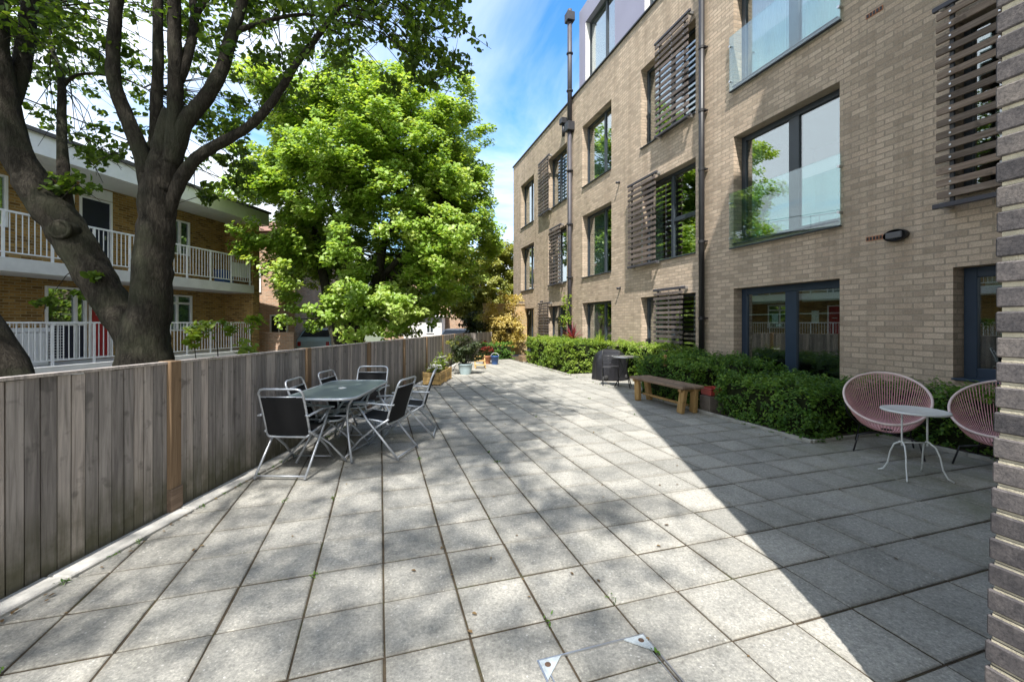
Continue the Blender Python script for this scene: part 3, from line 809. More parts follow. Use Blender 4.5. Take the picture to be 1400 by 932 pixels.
mb.build('roof_guard_rail', MAT['pipe_grey'], blk)
for zf, nm in ((.42, 'lower'), (3.0, 'upper')):
    mb = MB(); zt = zf+1.08
    mb.bar(K(XF,y0b,zt), K(XF,y1b-.02,zt), .05, .045); mb.bar(K(XF,y0b,zf+.13), K(XF,y1b-.02,zf+.13), .035, .03)
    y = y1b-.1; k = 0
    while y > y0b:
        if k % 8 == 0: mb.box(K(XF, y, zf+.53), (.045, .045, 1.06))
        else: mb.box(K(XF, y, zf+.6), (.016, .016, .95))
        y -= .1156; k += 1
    o = mb.build('balcony_railing', MAT['white_rail'], blk)
    if nm == 'lower':
        mb = MB(); y = y0b+.2
        while y < 9.0: mb.bar(K(XF-.03, y, zf+.15), K(XF-.03, y, zt-.03), .008, .008); y += .07
        z = zf+.18
        while z < zt: mb.bar(K(XF-.034, y0b, z), K(XF-.034, 9.0, z), .008, .008); z += .07
        mb.build('wire_mesh', MAT['white_rail'], o)
def casement(nm, key, split=(), door=None, transom=None):
    a, b, z0, z1 = ops[key]; mb = MB(); fr = .06
    def bx(p, q, u, v, d=.08): mb.box(K(XW+.0, (p+q)/2, (u+v)/2), (d, q-p, v-u), 0, None, .005)
    bx(a+.002,a+fr,z0,z1-.002); bx(b-fr,b-.002,z0,z1-.002); bx(a+fr,b-fr,z1-fr,z1-.002); bx(a+fr,b-fr,z0+.002,z0+fr)
    for q in split: bx(a+(b-a)*q-.035, a+(b-a)*q+.035, z0+fr, z1-fr)
    if transom: bx(a+fr, b-fr, transom-.035, transom+.035)
    o = mb.build(nm, MAT['white'], blk)
    if door:
        zt = transom-.035 if transom else z1-fr
        m2 = MB(); m2.box(K(XW-.03, (a+b)/2, (z0+fr+zt)/2), (.04, b-a-2*fr, zt-z0-fr)); d = m2.build('door_leaf', MAT[door], o)
        m2 = MB(); m2.box(K(XW+.0, (a+b)/2+.28*(b-a), z0+1.05), (.04, .03, .12)); m2.box(K(XW-.003, (a+b)/2, z0+1.3), (.02, .22, .05)); m2.build('handle', MAT['steel'], o)
        if transom:
            m2 = MB(); m2.box(K(XW-.03, (a+b)/2, (transom+z1)/2), (.012, b-a-2*fr, z1-transom-fr)); m2.build('pane', MAT['glass'], o)
    else:
        m2 = MB(); m2.box(K(XW-.02, (a+b)/2, (z0+z1)/2), (.012, b-a-2*fr, z1-z0-2*fr)); m2.build('pane', MAT['glass'], o)
        m2 = MB(); yy = np.linspace(a+.08, b-.08, 40); vs = []
        for i, y in enumerate(yy):
            vs += [K(XW-.08+.02*math.sin(i*1.3), y, z0+.07), K(XW-.08+.02*math.sin(i*1.3), y, z1-.07)]
        m2.add(vs, [(2*i,2*i+2,2*i+3,2*i+1) for i in range(39)], 0, True); m2.build('net_curtain', MAT['curtain'], o)
casement('door', 'door_u', door='door_navy'); casement('window', 'win_u1'); casement('window', 'win_u2', (.5,)); casement('window', 'win_u0', (.5,))
casement('door', 'door_l', (.72,), door='door_navy', transom=1.45); casement('door', 'red_l', door='door_red'); casement('window', 'win_l2', (.5,), transom=2.2)
mb = MB(); a, b = ops['door_u'][0], ops['door_u'][1]
mb.box(K(XW+.012, (a+b)/2, 5.37), (.03, b-a, .3)); mb.build('door_panel', MAT['white'], blk)
mb = MB(); mb.box(K(XF-.03, by(330, XF), 3.55), (.02, by(341,XF)-by(318,XF), .55)); tag(mb.build('railing_board', MAT['white'], None, world=None), 'white board tied inside the end of the upper balcony railing', 'board')
o = bpy.data.objects['railing_board']; o.location = BO; o.rotation_euler.z = BR
def storage(name, label, cat, mat, x, y, z, d):
    t = thing(name, label, cat, BXA*x+BYA*y+Vector((0,0,z)), BR)
    mb = MB(); mb.box((0,0,d[2]*.44), (d[0], d[1], d[2]*.88), 0, None, .02); mb.build('body', MAT[mat], t)
    mb = MB(); mb.box((0,0,d[2]*.94), (d[0]+.03, d[1]+.03, d[2]*.11), 0, None, .015); mb.build('lid', MAT[mat], t)
storage('storage_box', 'blue plastic storage box behind the upper balcony railing', 'box', 'blue_plastic', XF-.35, by(308, XF-.3), 3.0, (.4, .5, .5))
storage('white_cabinet', 'white cabinet behind the wire-covered lower balcony railing', 'cabinet', 'white', XF-.5, by(30, XF-.5), .42, (.5, .75, .95))

# ================================================================== FOREGROUND TREE
SUN_EL = R(57); HX, HYv = .0976, .9952
KS = 1/math.tan(SUN_EL)
def path(mb, pts, seg=12, wob=.05, sub=5, k=1.0):
    """pts: (px,py,Y,radius) -> smooth limb through those places"""
    P = [W(a, b, y) for a, b, y, _ in pts]; Rr = [r*k for *_, r in pts]
    return path3(mb, P, Rr, seg, wob, sub)
def path3(mb, P, Rr, seg=12, wob=.05, sub=5, jit=.012):
    out = []; rad = []
    n = len(P)
    for i in range(n-1):
        p0, p1, p2, p3 = P[max(i-1,0)], P[i], P[i+1], P[min(i+2,n-1)]
        for k in range(sub):
            t = k/sub
            q = .5*((2*p1)+(p2-p0)*t+(2*p0-5*p1+4*p2-p3)*t*t+(3*p1-p0-3*p2+p3)*t**3)
            r = Rr[i]+(Rr[i+1]-Rr[i])*t
            out.append(q+Vector([random.uniform(-1,1)*r*jit*4 for _ in range(3)])); rad.append(r*random.uniform(.95,1.06))
    out.append(P[-1]); rad.append(Rr[-1])
    mb.tube(out, rad, seg, 0, True, False, wob)
    return out
ft = thing('spreading_tree', 'big dark forked tree behind the near fence, its limbs filling the top left', 'tree', (-4.02, 4.75, -.3))
mb = MB(); sk = []
T = 4.75
sk += path(mb, [(203,668,T,.44),(201,600,T,.33),(199,520,T,.262),(199,470,T,.235),(205,420,T,.205),(210,360,T,.178),(214,300,T,.17),(218,250,T,.16),(224,200,T,.11),(229,150,T,.05)], 18, .07)
# left limb
sk += path(mb, [(194,478,T,.20),(158,420,T,.178),(121,362,T-.05,.176),(88,308,T-.1,.185),(52,262,T-.15,.165),(22,205,T-.2,.135),(4,130,T-.25,.12),(-8,40,T-.3,.105),(-20,-120,T-.4,.12),(-10,-300,T-.6,.09)], 16, .07)
sk += path(mb, [(8,150,T-.22,.09),(26,105,T-.1,.08),(36,50,T,.075),(44,-20,T,.068),(60,-160,T-.2,.06)], 12, .05)
# knot where a bough was cut
kp = W(84, 314, T-.245); mb.tube([kp+Vector((.0,.10,0)), kp, kp+Vector((.01,-.025,0))], [.11,.10,.075], 14, 0, True, False, .06)
mb.tube([kp+Vector((.105*math.cos(a), -.012, .085*math.sin(a))) for a in np.linspace(0,2*math.pi,16,endpoint=False)], .022, 8, 0, False, True, .1)
# thin stem from the left limb
sk += path(mb, [(92,318,T-.1,.10),(88,262,T,.062),(85,205,T+.1,.050),(84,165,T+.2,.044),(84,116,T+.3,.04),(77,86,T+.4,.028),(68,52,T+.5,.018),(62,10,T+.6,.01)], 9, .04)
sk += path(mb, [(84,118,T+.3,.024),(108,102,T+.4,.017),(145,103,T+.5,.014),(175,110,T+.6,.011),(207,126,T+.7,.006)], 7, .03)
# sheaf of upright limbs
sk += path(mb, [(208,262,T,.15),(192,205,T-.05,.11),(172,158,T-.1,.095),(156,112,T-.15,.09),(155,60,T-.15,.084),(160,0,T-.2,.078),(166,-120,T-.4,.07),(150,-280,T-.8,.04)], 13, .05, 5, .72)
sk += path(mb, [(214,240,T+.1,.13),(214,160,T+.12,.085),(216,90,T+.15,.075),(216,0,T+.15,.068),(220,-150,T,.06)], 12, .05, 5, .72)
sk += path(mb, [(224,262,T,.16),(236,205,T-.02,.115),(240,130,T-.05,.10),(239,60,T-.1,.094),(238,0,T-.15,.086),(240,-140,T-.5,.08),(262,-320,T-1.2,.05)], 13, .05, 5, .72)
sk += path(mb, [(244,110,T-.05,.08),(258,70,T,.07),(266,30,T+.1,.062),(263,-20,T+.1,.055),(270,-120,T,.035)], 10, .05, 5, .72)
sk += path(mb, [(234,225,T,.14),(252,170,T,.115),(278,138,T+.05,.105),(302,98,T+.1,.098),(317,48,T+.15,.088),(332,0,T+.2,.078),(350,-80,T+.2,.07),(392,-190,T,.04)], 13, .05, 5, .72)
sk += path(mb, [(216,330,T,.07),(236,270,T,.10),(250,240,T+.02,.098),(268,217,T+.05,.085),(300,196,T+.15,.082),(335,177,T+.25,.074),(362,152,T+.3,.068),(384,122,T+.35,.062),(406,86,T+.4,.056),(430,55,T+.5,.05),(466,6,T+.6,.042),(510,-60,T+.6,.034),(560,-150,T+.4,.02)], 11, .05, 5, .72)
sk += path(mb, [(318,45,T+.15,.05),(360,30,T+.3,.035),(410,20,T+.5,.025),(450,24,T+.7,.014)], 8, .04, 5, .72)
sk += path(mb, [(262,30,T+.1,.04),(290,-8,T+.2,.03),(330,-60,T+.3,.02)], 8, .04, 5, .72)
# boughs that reach over the patio
boughs = [((-3.7,4.3,5.6),(-2.9,2.6,8.2),(-2.0,.4,10.2),(-1.2,-1.8,11.2),(-.4,-4.0,11.4)),
          ((-3.7,4.4,5.6),(-2.4,3.4,8.8),(-1.2,2.0,10.4),(.0,.8,11.0),(.8,.0,11.2)),
          ((-4.6,4.4,5.8),(-4.3,2.2,8.4),(-3.8,.2,9.8),(-3.4,-1.5,10.5),(-3.0,-3.2,10.4))]
for b in boughs: sk += path3(mb, [Vector(p) for p in b], list(np.linspace(.09,.015,len(b))), 9, .04)
SK = np.array([p[:] for p in sk])
g = np.random.default_rng(11)
cents = []
def reg(n, xr, yr, Yr, ok=None, r=.42, k=46):
    c = 0
    while c < n:
        px, py = g.uniform(*xr), g.uniform(*yr)
        if ok is not None and not ok(px, py): continue
        cents.append((np.array(W(px, py, g.uniform(*Yr))[:]), r*g.uniform(.7,1.3), int(k*g.uniform(.7,1.3)))); c += 1
reg(52, (40,345), (-30,120), (4.6,8.5))
reg(24, (60,330), (90,190), (5.2,8.5), None, .36, 30)
reg(9, (90,200), (165,235), (4.9,6.2), None, .26, 20)
reg(12, (255,340), (130,235), (5.2,7.5), None, .36, 34)
reg(5, (245,330), (235,275), (5.2,6.2), None, .26, 24)
reg(40, (330,485), (-40,105), (4.8,7.0), lambda x, y: y < 112-.10*(x-330))
reg(34, (470,635), (-60,35), (5.0,6.8))
reg(17, (520,625), (25,105), (5.2,6.4), lambda x, y: y < 30+(x-500)*.9 and y < 130-(x-540)*.3, .33, 40)
reg(7, (525,600), (95,128), (5.3,6.2), None, .22, 26)
reg(9, (330,400), (100,150), (5.2,6.5), None, .3, 30)
reg(5, (300,345), (215,265), (5.3,6.2), None, .22, 18)
reg(26, (-60,60), (-40,100), (4.2,6.5))
reg(5, (60,105), (240,262), (4.4,5.0), None, .2, 14)
reg(4, (60,130), (340,420), (4.5,5.0), None, .16, 12)
# unseen part of the crown over the patio, clumps placed to cast the dappled shade
def dens(x, y):
    if 4.3 < y < 9.6:
        xe = .15+.26*(y-4.3) if y < 7.6 else 1.0-.3*(y-7.6)
        if x < xe-.15: return .95 if x > -1.2 else .75
    if 1.2 < y <= 4.4 and x < .95: return .5 if math.sin(x*3.1+y*1.7)+math.sin(y*4.1-x*2.2) > -.35 else .12
    if 9.6 <= y < 15: return .22 if x < 1.4 else .0
    return 0
c = 0
while c < 430:
    x, y = g.uniform(-2.9, 1.6), g.uniform(1.0, 12)
    if g.uniform() > dens(x, y): continue
    h = g.uniform(9.5, 15.5)
    p = np.array([x-HX*KS*h, y-HYv*KS*h, h])
    if p[1] > 0.5 and HY-(h-EYE)/p[1]*F > -45: continue
    cents.append((p, g.uniform(.45,.85), int(g.uniform(40,75)))); c += 1
# more unseen clumps, added up-sun to keep its own limbs in shade
for _ in range(120):
    z0 = g.uniform(.2, 5.0); h = g.uniform(8.3, 12); q = (h-z0)*KS
    cents.append((np.array([g.uniform(-6.2,-3.0)-HX*q, 4.7+g.normal()*.3-HYv*q, h]), g.uniform(.3,.55), int(g.uniform(45,80))))
pts = []; 
for (cpos, r, k) in cents:
    d = ((SK-cpos)**2).sum(1); j = int(d.argmin())
    if d[j] < 9 and d[j] > .02:
        a = Vector(SK[j]); b = Vector(cpos); mid = (a+b)/2+Vector((g.uniform(-.1,.1), g.uniform(-.1,.1), .12*math.sqrt(d[j])))
        L_ = (b-a).length; r0 = min(.013, .004+.004*L_)
        mb.tube([a, a.lerp(mid,.6)+Vector((0,0,.03)), mid, mid.lerp(b,.6), b], [r0, r0*.8, r0*.62, r0*.45, .003], 5)
    for _ in range(3):
        e_ = Vector(cpos)+Vector(g.normal(size=3)*r*.6); mb.tube([Vector(cpos), e_], [.005,.002], 4)
    sub = ball(g, max(3, k//10), r, .45)
    vis = cpos[1] > .5 and HY-(cpos[2]-EYE)/cpos[1]*F > -60
    for s_ in sub: pts.append(cpos+s_+ball(g, 15 if vis else 10, r*.42, .5))
mb.build('trunk', MAT['bark'], ft, world=ft)
leaves('crown', MAT['leaf_fore'], np.concatenate(pts), .082, .45, ft, None, .6, .35, 21)
# second trunk leaning in at the left edge
t2 = thing('leaning_tree', 'dark leaning trunk just entering at the left edge above the fence', 'tree', (-6.0, 4.35, -.3))
mb = MB(); path3(mb, [Vector((-5.15,4.35,-.35)), Vector((-5.25,4.35,.5)), Vector((-5.5,4.35,1.2)), Vector((-5.95,4.3,2.0)), Vector((-6.4,4.2,3.4)), Vector((-6.6,4.1,6.5))], [.48,.36,.28,.24,.2,.1], 14, .06)
mb.build('trunk', MAT['bark'], t2, world=t2)
g2 = np.random.default_rng(5)
leaves('crown', MAT['leaf_fore'], np.concatenate([np.array([-6.6,4.1,7.0])+g2.normal(size=3)*np.array([1.0,1.2,.8])+ball(g2,40,.5,.5) for _ in range(60)]), .098, .45, t2, None, .55, .35, 22)

# ================================================================== OTHER TREES AND PLANTS
def crown_pts(g, c, rad, ncl, nsp, nlf, rs, inner=.6, zmin=-9, lump=.16, spr=.9, flat=.6, cut=None):
    pts = []; outs = []; cl = []; tn = []
    c = np.array(c); rad = np.array(rad); k = 0
    while k < ncl:
        d = g.normal(size=3); d /= np.linalg.norm(d)
        rr = (inner+(1-inner)*g.uniform()**.6)*(1+lump*math.sin(d[0]*5+1.3)*math.sin(d[2]*6+.4)*1.2+g.normal()*lump*.35)
        p = c+d*rad*rr
        if p[2] < zmin: continue
        if cut is not None and cut(p): continue
        cl.append(p); k += 1
        s = ball(g, nsp, spr, flat); s[:, 2] -= .25*(s[:, 0]**2+s[:, 1]**2); tc_ = g.normal(0, .13)
        for q in s:
            tn.append(np.full(nlf, tc_+g.normal(0, .12)))
            pts.append(p+q+ball(g, nlf, rs, .65)); outs.append(np.repeat(d[None]*.9, nlf, 0))
    crown_pts.tone = np.concatenate(tn)
    return np.concatenate(pts), np.concatenate(outs), cl
mt = thing('maple_tree', 'sunlit bright green round-crowned tree with several dark stems behind the middle of the fence', 'tree', (-7.2, 18, -.3))
g3 = np.random.default_rng(31)
MC = (-5.85, 18.0, 6.9)
SUNV = np.array([-HX*math.cos(SUN_EL), -HYv*math.cos(SUN_EL), math.sin(SUN_EL)])
P_, O_, cl = crown_pts(g3, MC, (5.2,4.6,5.05), 470, 8, 52, .34, .50, 1.5, .17, .72, .8,
    cut=lambda p: (2.6 < p[2] < 5.6 and -8.2 < p[0] < -4.2 and p[1] < 17.2 and math.sin(p[0]*2.3)+math.sin(p[2]*3.1+1) > -.75) or (p[0] < -10.2 and p[2] < 6.9 and p[1] < 18.5))
T_ = crown_pts.tone
P2, O2, cl2 = crown_pts(g3, (-6.0, 18.0, 3.1), (5.3,4.4,2.1), 62, 8, 46, .36, .62, 1.15, .2, .75, .7,
    cut=lambda p: (p[0] < -9.9 and p[1] < 18.5) or (-8.3 < p[0] < -5.9 and p[1] < 17) or p[0] > -1.9)
leaves('crown', MAT['leaf_maple'], np.concatenate([P_,P2]), .15, .32, mt, np.concatenate([O_,O2])*.45+SUNV*1.15, .75, .3, 33, .12, np.concatenate([T_,crown_pts.tone])); cl = cl+cl2
mb = MB(); Tm = 18.0; sk = []
sk += path(mb, [(468,500,Tm,0.391),(463,468,Tm,0.287),(452,430,Tm,0.218),(441,372,Tm,0.184),(433,325,Tm,0.161),(415,280,Tm,0.115),(395,230,Tm,0.069)], 12, .05)
sk += path(mb, [(472,500,Tm,0.345),(476,450,Tm+.1,0.230),(478,380,Tm+.1,0.184),(472,310,Tm+.2,0.149),(478,250,Tm+.2,0.115),(490,190,Tm+.2,0.069)], 12, .05)
sk += path(mb, [(478,500,Tm,0.345),(496,440,Tm-.1,0.218),(515,385,Tm-.2,0.184),(525,332,Tm-.2,0.149),(540,290,Tm-.3,0.115),(548,220,Tm-.3,0.069)], 12, .05)
sk += path(mb, [(517,385,Tm-.2,0.138),(548,350,Tm-.4,0.115),(574,318,Tm-.6,0.092),(605,270,Tm-.8,0.057)], 10, .05)
sk += path(mb, [(437,335,Tm,0.103),(455,318,Tm-.3,0.081),(462,300,Tm-.6,0.057)], 8, .05)
sk += path(mb, [(440,365,Tm,0.092),(410,352,Tm-.3,0.069),(380,340,Tm-.5,0.040)], 8, .05)
SKm = np.array([p[:] for p in sk])
for p in cl[::2]:
    d = ((SKm-p)**2).sum(1); j = int(d.argmin()); a = Vector(SKm[j]); b = Vector(p)
    mid = a.lerp(b,.5)+Vector((0,0,-.1)); mb.tube([a, mid, b], [.045,.03,.01], 5)
mb.build('trunk', MAT['bark'], mt, world=mt)

ot = thing('olive_tree', 'yellowish olive-green tree beyond the far end of the fence', 'tree', (-1.9, 28, -.3))
g4 = np.random.default_rng(41)
P_, O_, cl = crown_pts(g4, (-1.7,28,3.9), (2.7,2.4,3.0), 130, 8, 28, .34, .5, 1.0, .2, .7, .6)
leaves('crown', MAT['leaf_olive'], P_, .2, .4, ot, O_, .6, .3, 42, .12, crown_pts.tone)
mb = MB(); path3(mb, [Vector((-1.9,28,-.3)),Vector((-1.8,28,1.5)),Vector((-2.2,28,3)),Vector((-2.0,28,5))], [.22,.17,.12,.04], 8)
path3(mb, [Vector((-1.8,28,1.4)),Vector((-1.0,27.8,2.8)),Vector((-.6,27.6,4.2))], [.13,.09,.03], 8)
mb.build('trunk', MAT['bark'], ot, world=ot)
def bush(name, label, cat, c, rad, mat, nl, size, seed, up=.4, stems=True, inner=.35, width=.6, group=None):
    t = thing(name, label, cat, (c[0], c[1], c[2]))
    g_ = np.random.default_rng(seed)
    P_, O_, cl = crown_pts(g_, (c[0], c[1], c[2]+rad[2]), rad, max(6, nl//90), 6, 15, rad[0]*.22, inner, c[2]+.02, .2, rad[0]*.32, .8)
    leaves('leaves', mat, P_, size, up, t, O_, width, .2, seed, .12, crown_pts.tone)
    if stems:
        mb = MB()
        for p in cl[::2]: mb.tube([(c[0],c[1],c[2]-.05), ((c[0]+p[0])/2,(c[1]+p[1])/2,c[2]+(p[2]-c[2])*.4), tuple(p)], [rad[0]*.04,rad[0]*.025,.004], 5)
        mb.build('stems', MAT['bark'], t, world=t)
    return t
bush('dark_shrub', 'dark green shrub standing behind the far corner of the fence', 'shrub', (-1.75,20.6,-.3), (.85,.6,1.15), MAT['leaf_dark'], 2600, .12, 51)
bush('golden_shrub', 'tall golden-yellow shrub glowing in sun at the far end beside the building corner', 'shrub', (-.42,20.0,-.05), (.92,.55,1.45), MAT['leaf_gold'], 7500, .09, 52)
bush('fence_sapling', 'light green sapling growing between the fence and the flats', 'shrub', (-4.15,6.1,-.3), (.55,.5,1.15), MAT['leaf_lime'], 700, .085, 53, inner=.5)
bush('fence_seedling', 'small pale green shoots beside the forked trunk above the fence', 'shrub', (-3.55,5.0,-.3), (.3,.3,.88), MAT['leaf_lime'], 240, .075, 54, inner=.6)
bush('red_shrub', 'small rust-brown shrub against the far fence', 'shrub', (-1.15,17.7,0), (.42,.35,.42), MAT['leaf_red'], 700, .08, 55)

def hedge(name, label, boxes, seed, dens=1500, size=.04, mat='leaf_hedge', cat='hedge'):
    n0, n1, s0, s1, h = boxes[0]; o0 = NS((n0+n1)/2, (s0+s1)/2)
    t = thing(name, label, cat, o0)
    g_ = np.random.default_rng(seed); PP = []; OO = []; TT = []; core = MB()
    Nn = np.array(NV[:]); Dd = np.array(DV[:]); Zz = np.array([0,0,1.])
    for (n0, n1, s0, s1, h) in boxes:
        ins = .09
        k = 8; 
        core.add([NS(n0+ins,s0+ins,.0),NS(n1-ins,s0+ins,.0),NS(n1-ins,s1-ins,.0),NS(n0+ins,s1-ins,.0),NS(n0+ins,s0+ins,h-ins*1.2),NS(n1-ins,s0+ins,h-ins*1.2),NS(n1-ins,s1-ins,h-ins*1.2),NS(n0+ins,s1-ins,h-ins*1.2)],
                 [(0,1,5,4),(1,2,6,5),(2,3,7,6),(3,0,4,7),(4,5,6,7)])
        faces = [(-Nn, lambda a,b: (n0, s0+(s1-s0)*a, h*b), (s1-s0)*h), (Zz, lambda a,b: (n0+(n1-n0)*a, s0+(s1-s0)*b, h), (s1-s0)*(n1-n0)),
                 (-Dd, lambda a,b: (n0+(n1-n0)*a, s0, h*b), (n1-n0)*h), (Dd, lambda a,b: (n0+(n1-n0)*a, s1, h*b), (n1-n0)*h)]
        for nm, fn, area in faces:
            cnt = int(area*dens); m_ = max(1, cnt//14)
            a, b = g_.uniform(size=m_), g_.uniform(size=m_)
            n_, s_, z_ = fn(a, b); n_ = n_+0*a; s_ = s_+0*a; z_ = z_+0*a
            base = n_[:,None]*Nn+s_[:,None]*Dd+z_[:,None]*Zz
            lump = .055*np.sin(base[:,0]*5.3+base[:,2]*4)*np.sin(base[:,1]*4.7+1)+.035*np.sin(base[:,0]*13+2)*np.sin(base[:,1]*11+base[:,2]*9)+g_.normal(0,.028,m_)
            if nm is Zz: lump = lump+np.where(g_.uniform(size=m_) > .93, g_.uniform(.03,.11,m_), 0)
            base = base+nm*(lump-.02)[:,None]
            q = base[:,None,:]+np.array([ball(g_, 14, .075, .9) for _ in range(m_)])
            q = q.reshape(-1,3); q[:,2] = np.maximum(q[:,2], .02)
            TT.append(np.repeat(.12*np.sin(base[:,0]*3.1+base[:,2]*5)+.1*np.sin(base[:,1]*4.3)+g_.normal(0,.12,m_), 14))
            PP.append(q); OO.append(np.repeat(nm[None]*.8, len(q), 0))
    leaves('foliage', MAT[mat], np.concatenate(PP), size, .35, t, np.concatenate(OO)*.8+SUNV*.5, .55, .0, seed, .12, np.concatenate(TT))
    core.build('branches', MAT['hedge_core'], t, world=t)
    return t
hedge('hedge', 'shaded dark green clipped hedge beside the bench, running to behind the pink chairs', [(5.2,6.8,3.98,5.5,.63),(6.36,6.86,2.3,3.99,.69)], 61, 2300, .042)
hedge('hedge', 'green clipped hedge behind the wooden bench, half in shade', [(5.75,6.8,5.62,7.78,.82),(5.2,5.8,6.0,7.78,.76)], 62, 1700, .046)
hedge('hedge', 'bright sunlit hedge with crimson spiky plant above it, left of the covered barbecue', [(5.2,6.6,10.98,14.75,.93),(6.34,6.86,7.85,11.0,.92)], 63, 1300, .05, 'leaf_hedge_sun_tinted')
hedge('hedge', 'low clipped hedge across the far end of the patio', [(3.95,5.25,16.6,17.3,.62)], 64, 800, .065)
def spiky(name, label, c, r, n, mat, seed, w=.035):
    g_ = random.Random(seed); t = thing(name, label, 'plant', c); mb = MB()
    for i in range(n):
        an = g_.uniform(0, 2*math.pi); el = g_.uniform(.25, 1.35); L_ = r*g_.uniform(.7,1.1)
        d = Vector((math.cos(an)*math.cos(el), math.sin(an)*math.cos(el), math.sin(el))); sd = d.cross(Vector((0,0,1))).normalized()
        pr = []
        for k in range(5):
            q = k/4; p = d*L_*q+Vector((0,0,-.28*L_*q*q*math.cos(el))); ww = w*(1-q*.92)*(.6+q if q < .4 else 1)
            pr += [p-sd*ww, p+sd*ww]
        mb.add(pr, [(2*k,2*k+1,2*k+3,2*k+2) for k in range(4)], 0, True)
    o = mb.build('blades', mat, t)
    a = o.data.attributes.new('tone', 'FLOAT', 'POINT'); a.data.foreach_set('value', np.repeat(np.random.default_rng(seed).uniform(0,1,n), 10).astype(np.float32))
    mb = MB(); mb.tube([(0,0,-c[2]+.02),(0,0,.05)], .03, 7); mb.build('stem', MAT['bark'], t)
    return t
spiky('spiky_plant', 'crimson spiky-leaved plant rising from the sunlit hedge by the wall', NS(6.1,12.75,.95), .72, 46, MAT['leaf_red'], 71)
spiky('ornamental_grass', 'pale green arching grass between the crimson plant and the covered barbecue', NS(6.25,11.3,.75), .62, 90, MAT['leaf_lime'], 72, .012)
cl = thing('climbing_plant', 'slender leafy young tree in front of the tall grey drainpipe', 'plant', NS(6.45,14.35,0))
mb = MB(); path3(mb, [NS(6.45,14.35,0),NS(6.4,14.3,.9),NS(6.45,14.0,1.6),NS(6.35,13.7,2.4)], [.025,.02,.015,.005], 6); mb.build('stem', MAT['bark'], cl, world=cl)
g5 = np.random.default_rng(9); leaves('leaves', MAT['leaf_lime'], np.concatenate([np.array(NS(6.4,13.95+g5.normal()*.22,1.3+g5.uniform(0,1.2))[:])+ball(g5,9,.16) for _ in range(22)]), .09, .3, cl, None, .55, .4, 10)

# ================================================================== DINING SET BY THE FENCE
m = NT('frosted_table_glass'); co = m.coord()
tr = m.n('ShaderNodeBsdfTransparent'); tr.inputs[0].default_value = (.55,.66,.63,1)
p = m.n('ShaderNodeBsdfPrincipled'); p.inputs['Base Color'].default_value = (.30,.37,.36,1); p.inputs['Roughness'].default_value = .28
m.l(m.bump(m.noise(co, 60, 2), .15, .003), p.inputs['Normal'])
ms = m.n('ShaderNodeMixShader'); ms.inputs[0].default_value = .62; m.l(tr.outputs[0], ms.inputs[1]); m.l(p.outputs[0], ms.inputs[2]); m.l(ms.outputs[0], m.out.inputs[0])
MAT['table_glass'] = m.mat
def rrect(hx, hy, r, k=8):
    out = []
    for cx, cy, a0 in ((hx-r,hy-r,0),(-hx+r,hy-r,90),(-hx+r,-hy+r,180),(hx-r,-hy+r,270)):
        for i in range(k+1):
            a = R(a0+90*i/k); out.append((cx+r*math.cos(a), cy+r*math.sin(a)))
    return out
dt = thing('dining_table', 'rectangular frosted glass garden table with silver frame by the fence', 'table', (-2.0,4.98,0), R(1.5))
hx, hy = .37, .69
o = rrect(hx-.012, hy-.012, .15); mb = MB(); n = len(o)
mb.add([(x,y,.722) for x,y in o]+[(x,y,.728) for x,y in o], [list(range(n))[::-1], [n+i for i in range(n)]]+[(i,(i+1)%n,n+(i+1)%n,n+i) for i in range(n)])
mb.build('tabletop', MAT['table_glass'], dt)
mb = MB(); mb.tube([(x,y,.718) for x,y in rrect(hx,hy,.16)], .015, 8, 0, False, True); mb.build('rim', MAT['tube'], dt)
mb = MB(); mb.lathe([(.045,.724),(.045,.733),(.026,.733),(.026,.724)], (0,0,0), 20); mb.build('parasol_ring', MAT['white'], dt)
for sx in (-1,1):
    for sy in (-1,1):
        mb = MB(); mb.tube([(sx*.30,sy*.52,.70),(sx*.20,sy*.36,.60),(sx*.165,sy*.31,.46),(sx*.20,sy*.37,.28),(sx*.29,sy*.52,.02)], .0135, 8); mb.build('leg', MAT['tube'], dt)
mb = MB(); mb.tube([(-.17,-.31,.47),(.17,-.31,.47)], .011, 7); mb.tube([(-.17,.31,.47),(.17,.31,.47)], .011, 7); mb.tube([(0,-.31,.47),(0,.31,.47)], .011, 7)
mb.build('brace', MAT['tube'], dt)

def sheet_strip(mb, A, B, nu=6, nv=8, sag=.0, thick=.006):
    """fabric between two poly-lines"""
    vs = []
    for i in range(nv+1):
        t = i/nv*(len(A)-1); k = min(int(t), len(A)-2); q = t-k
        a = Vector(A[k]).lerp(Vector(A[k+1]), q); b = Vector(B[k]).lerp(Vector(B[k+1]), q)
        tang = (Vector(A[k+1])-Vector(A[k])).normalized(); nr = (b-a).cross(tang).normalized()
        for j in range(nu+1):
            u = j/nu; vs.append(a.lerp(b,u)-nr*sag*4*u*(1-u))
    m_ = len(vs); vs2 = [v+Vector((0,0,-thick)) + Vector((0,-thick,0)) for v in vs]
    fs = [(i*(nu+1)+j,(i+1)*(nu+1)+j,(i+1)*(nu+1)+j+1,i*(nu+1)+j+1) for i in range(nv) for j in range(nu)]
    mb.add(vs, fs, 0, True); mb.add(vs2, [f[::-1] for f in fs], 0, True)
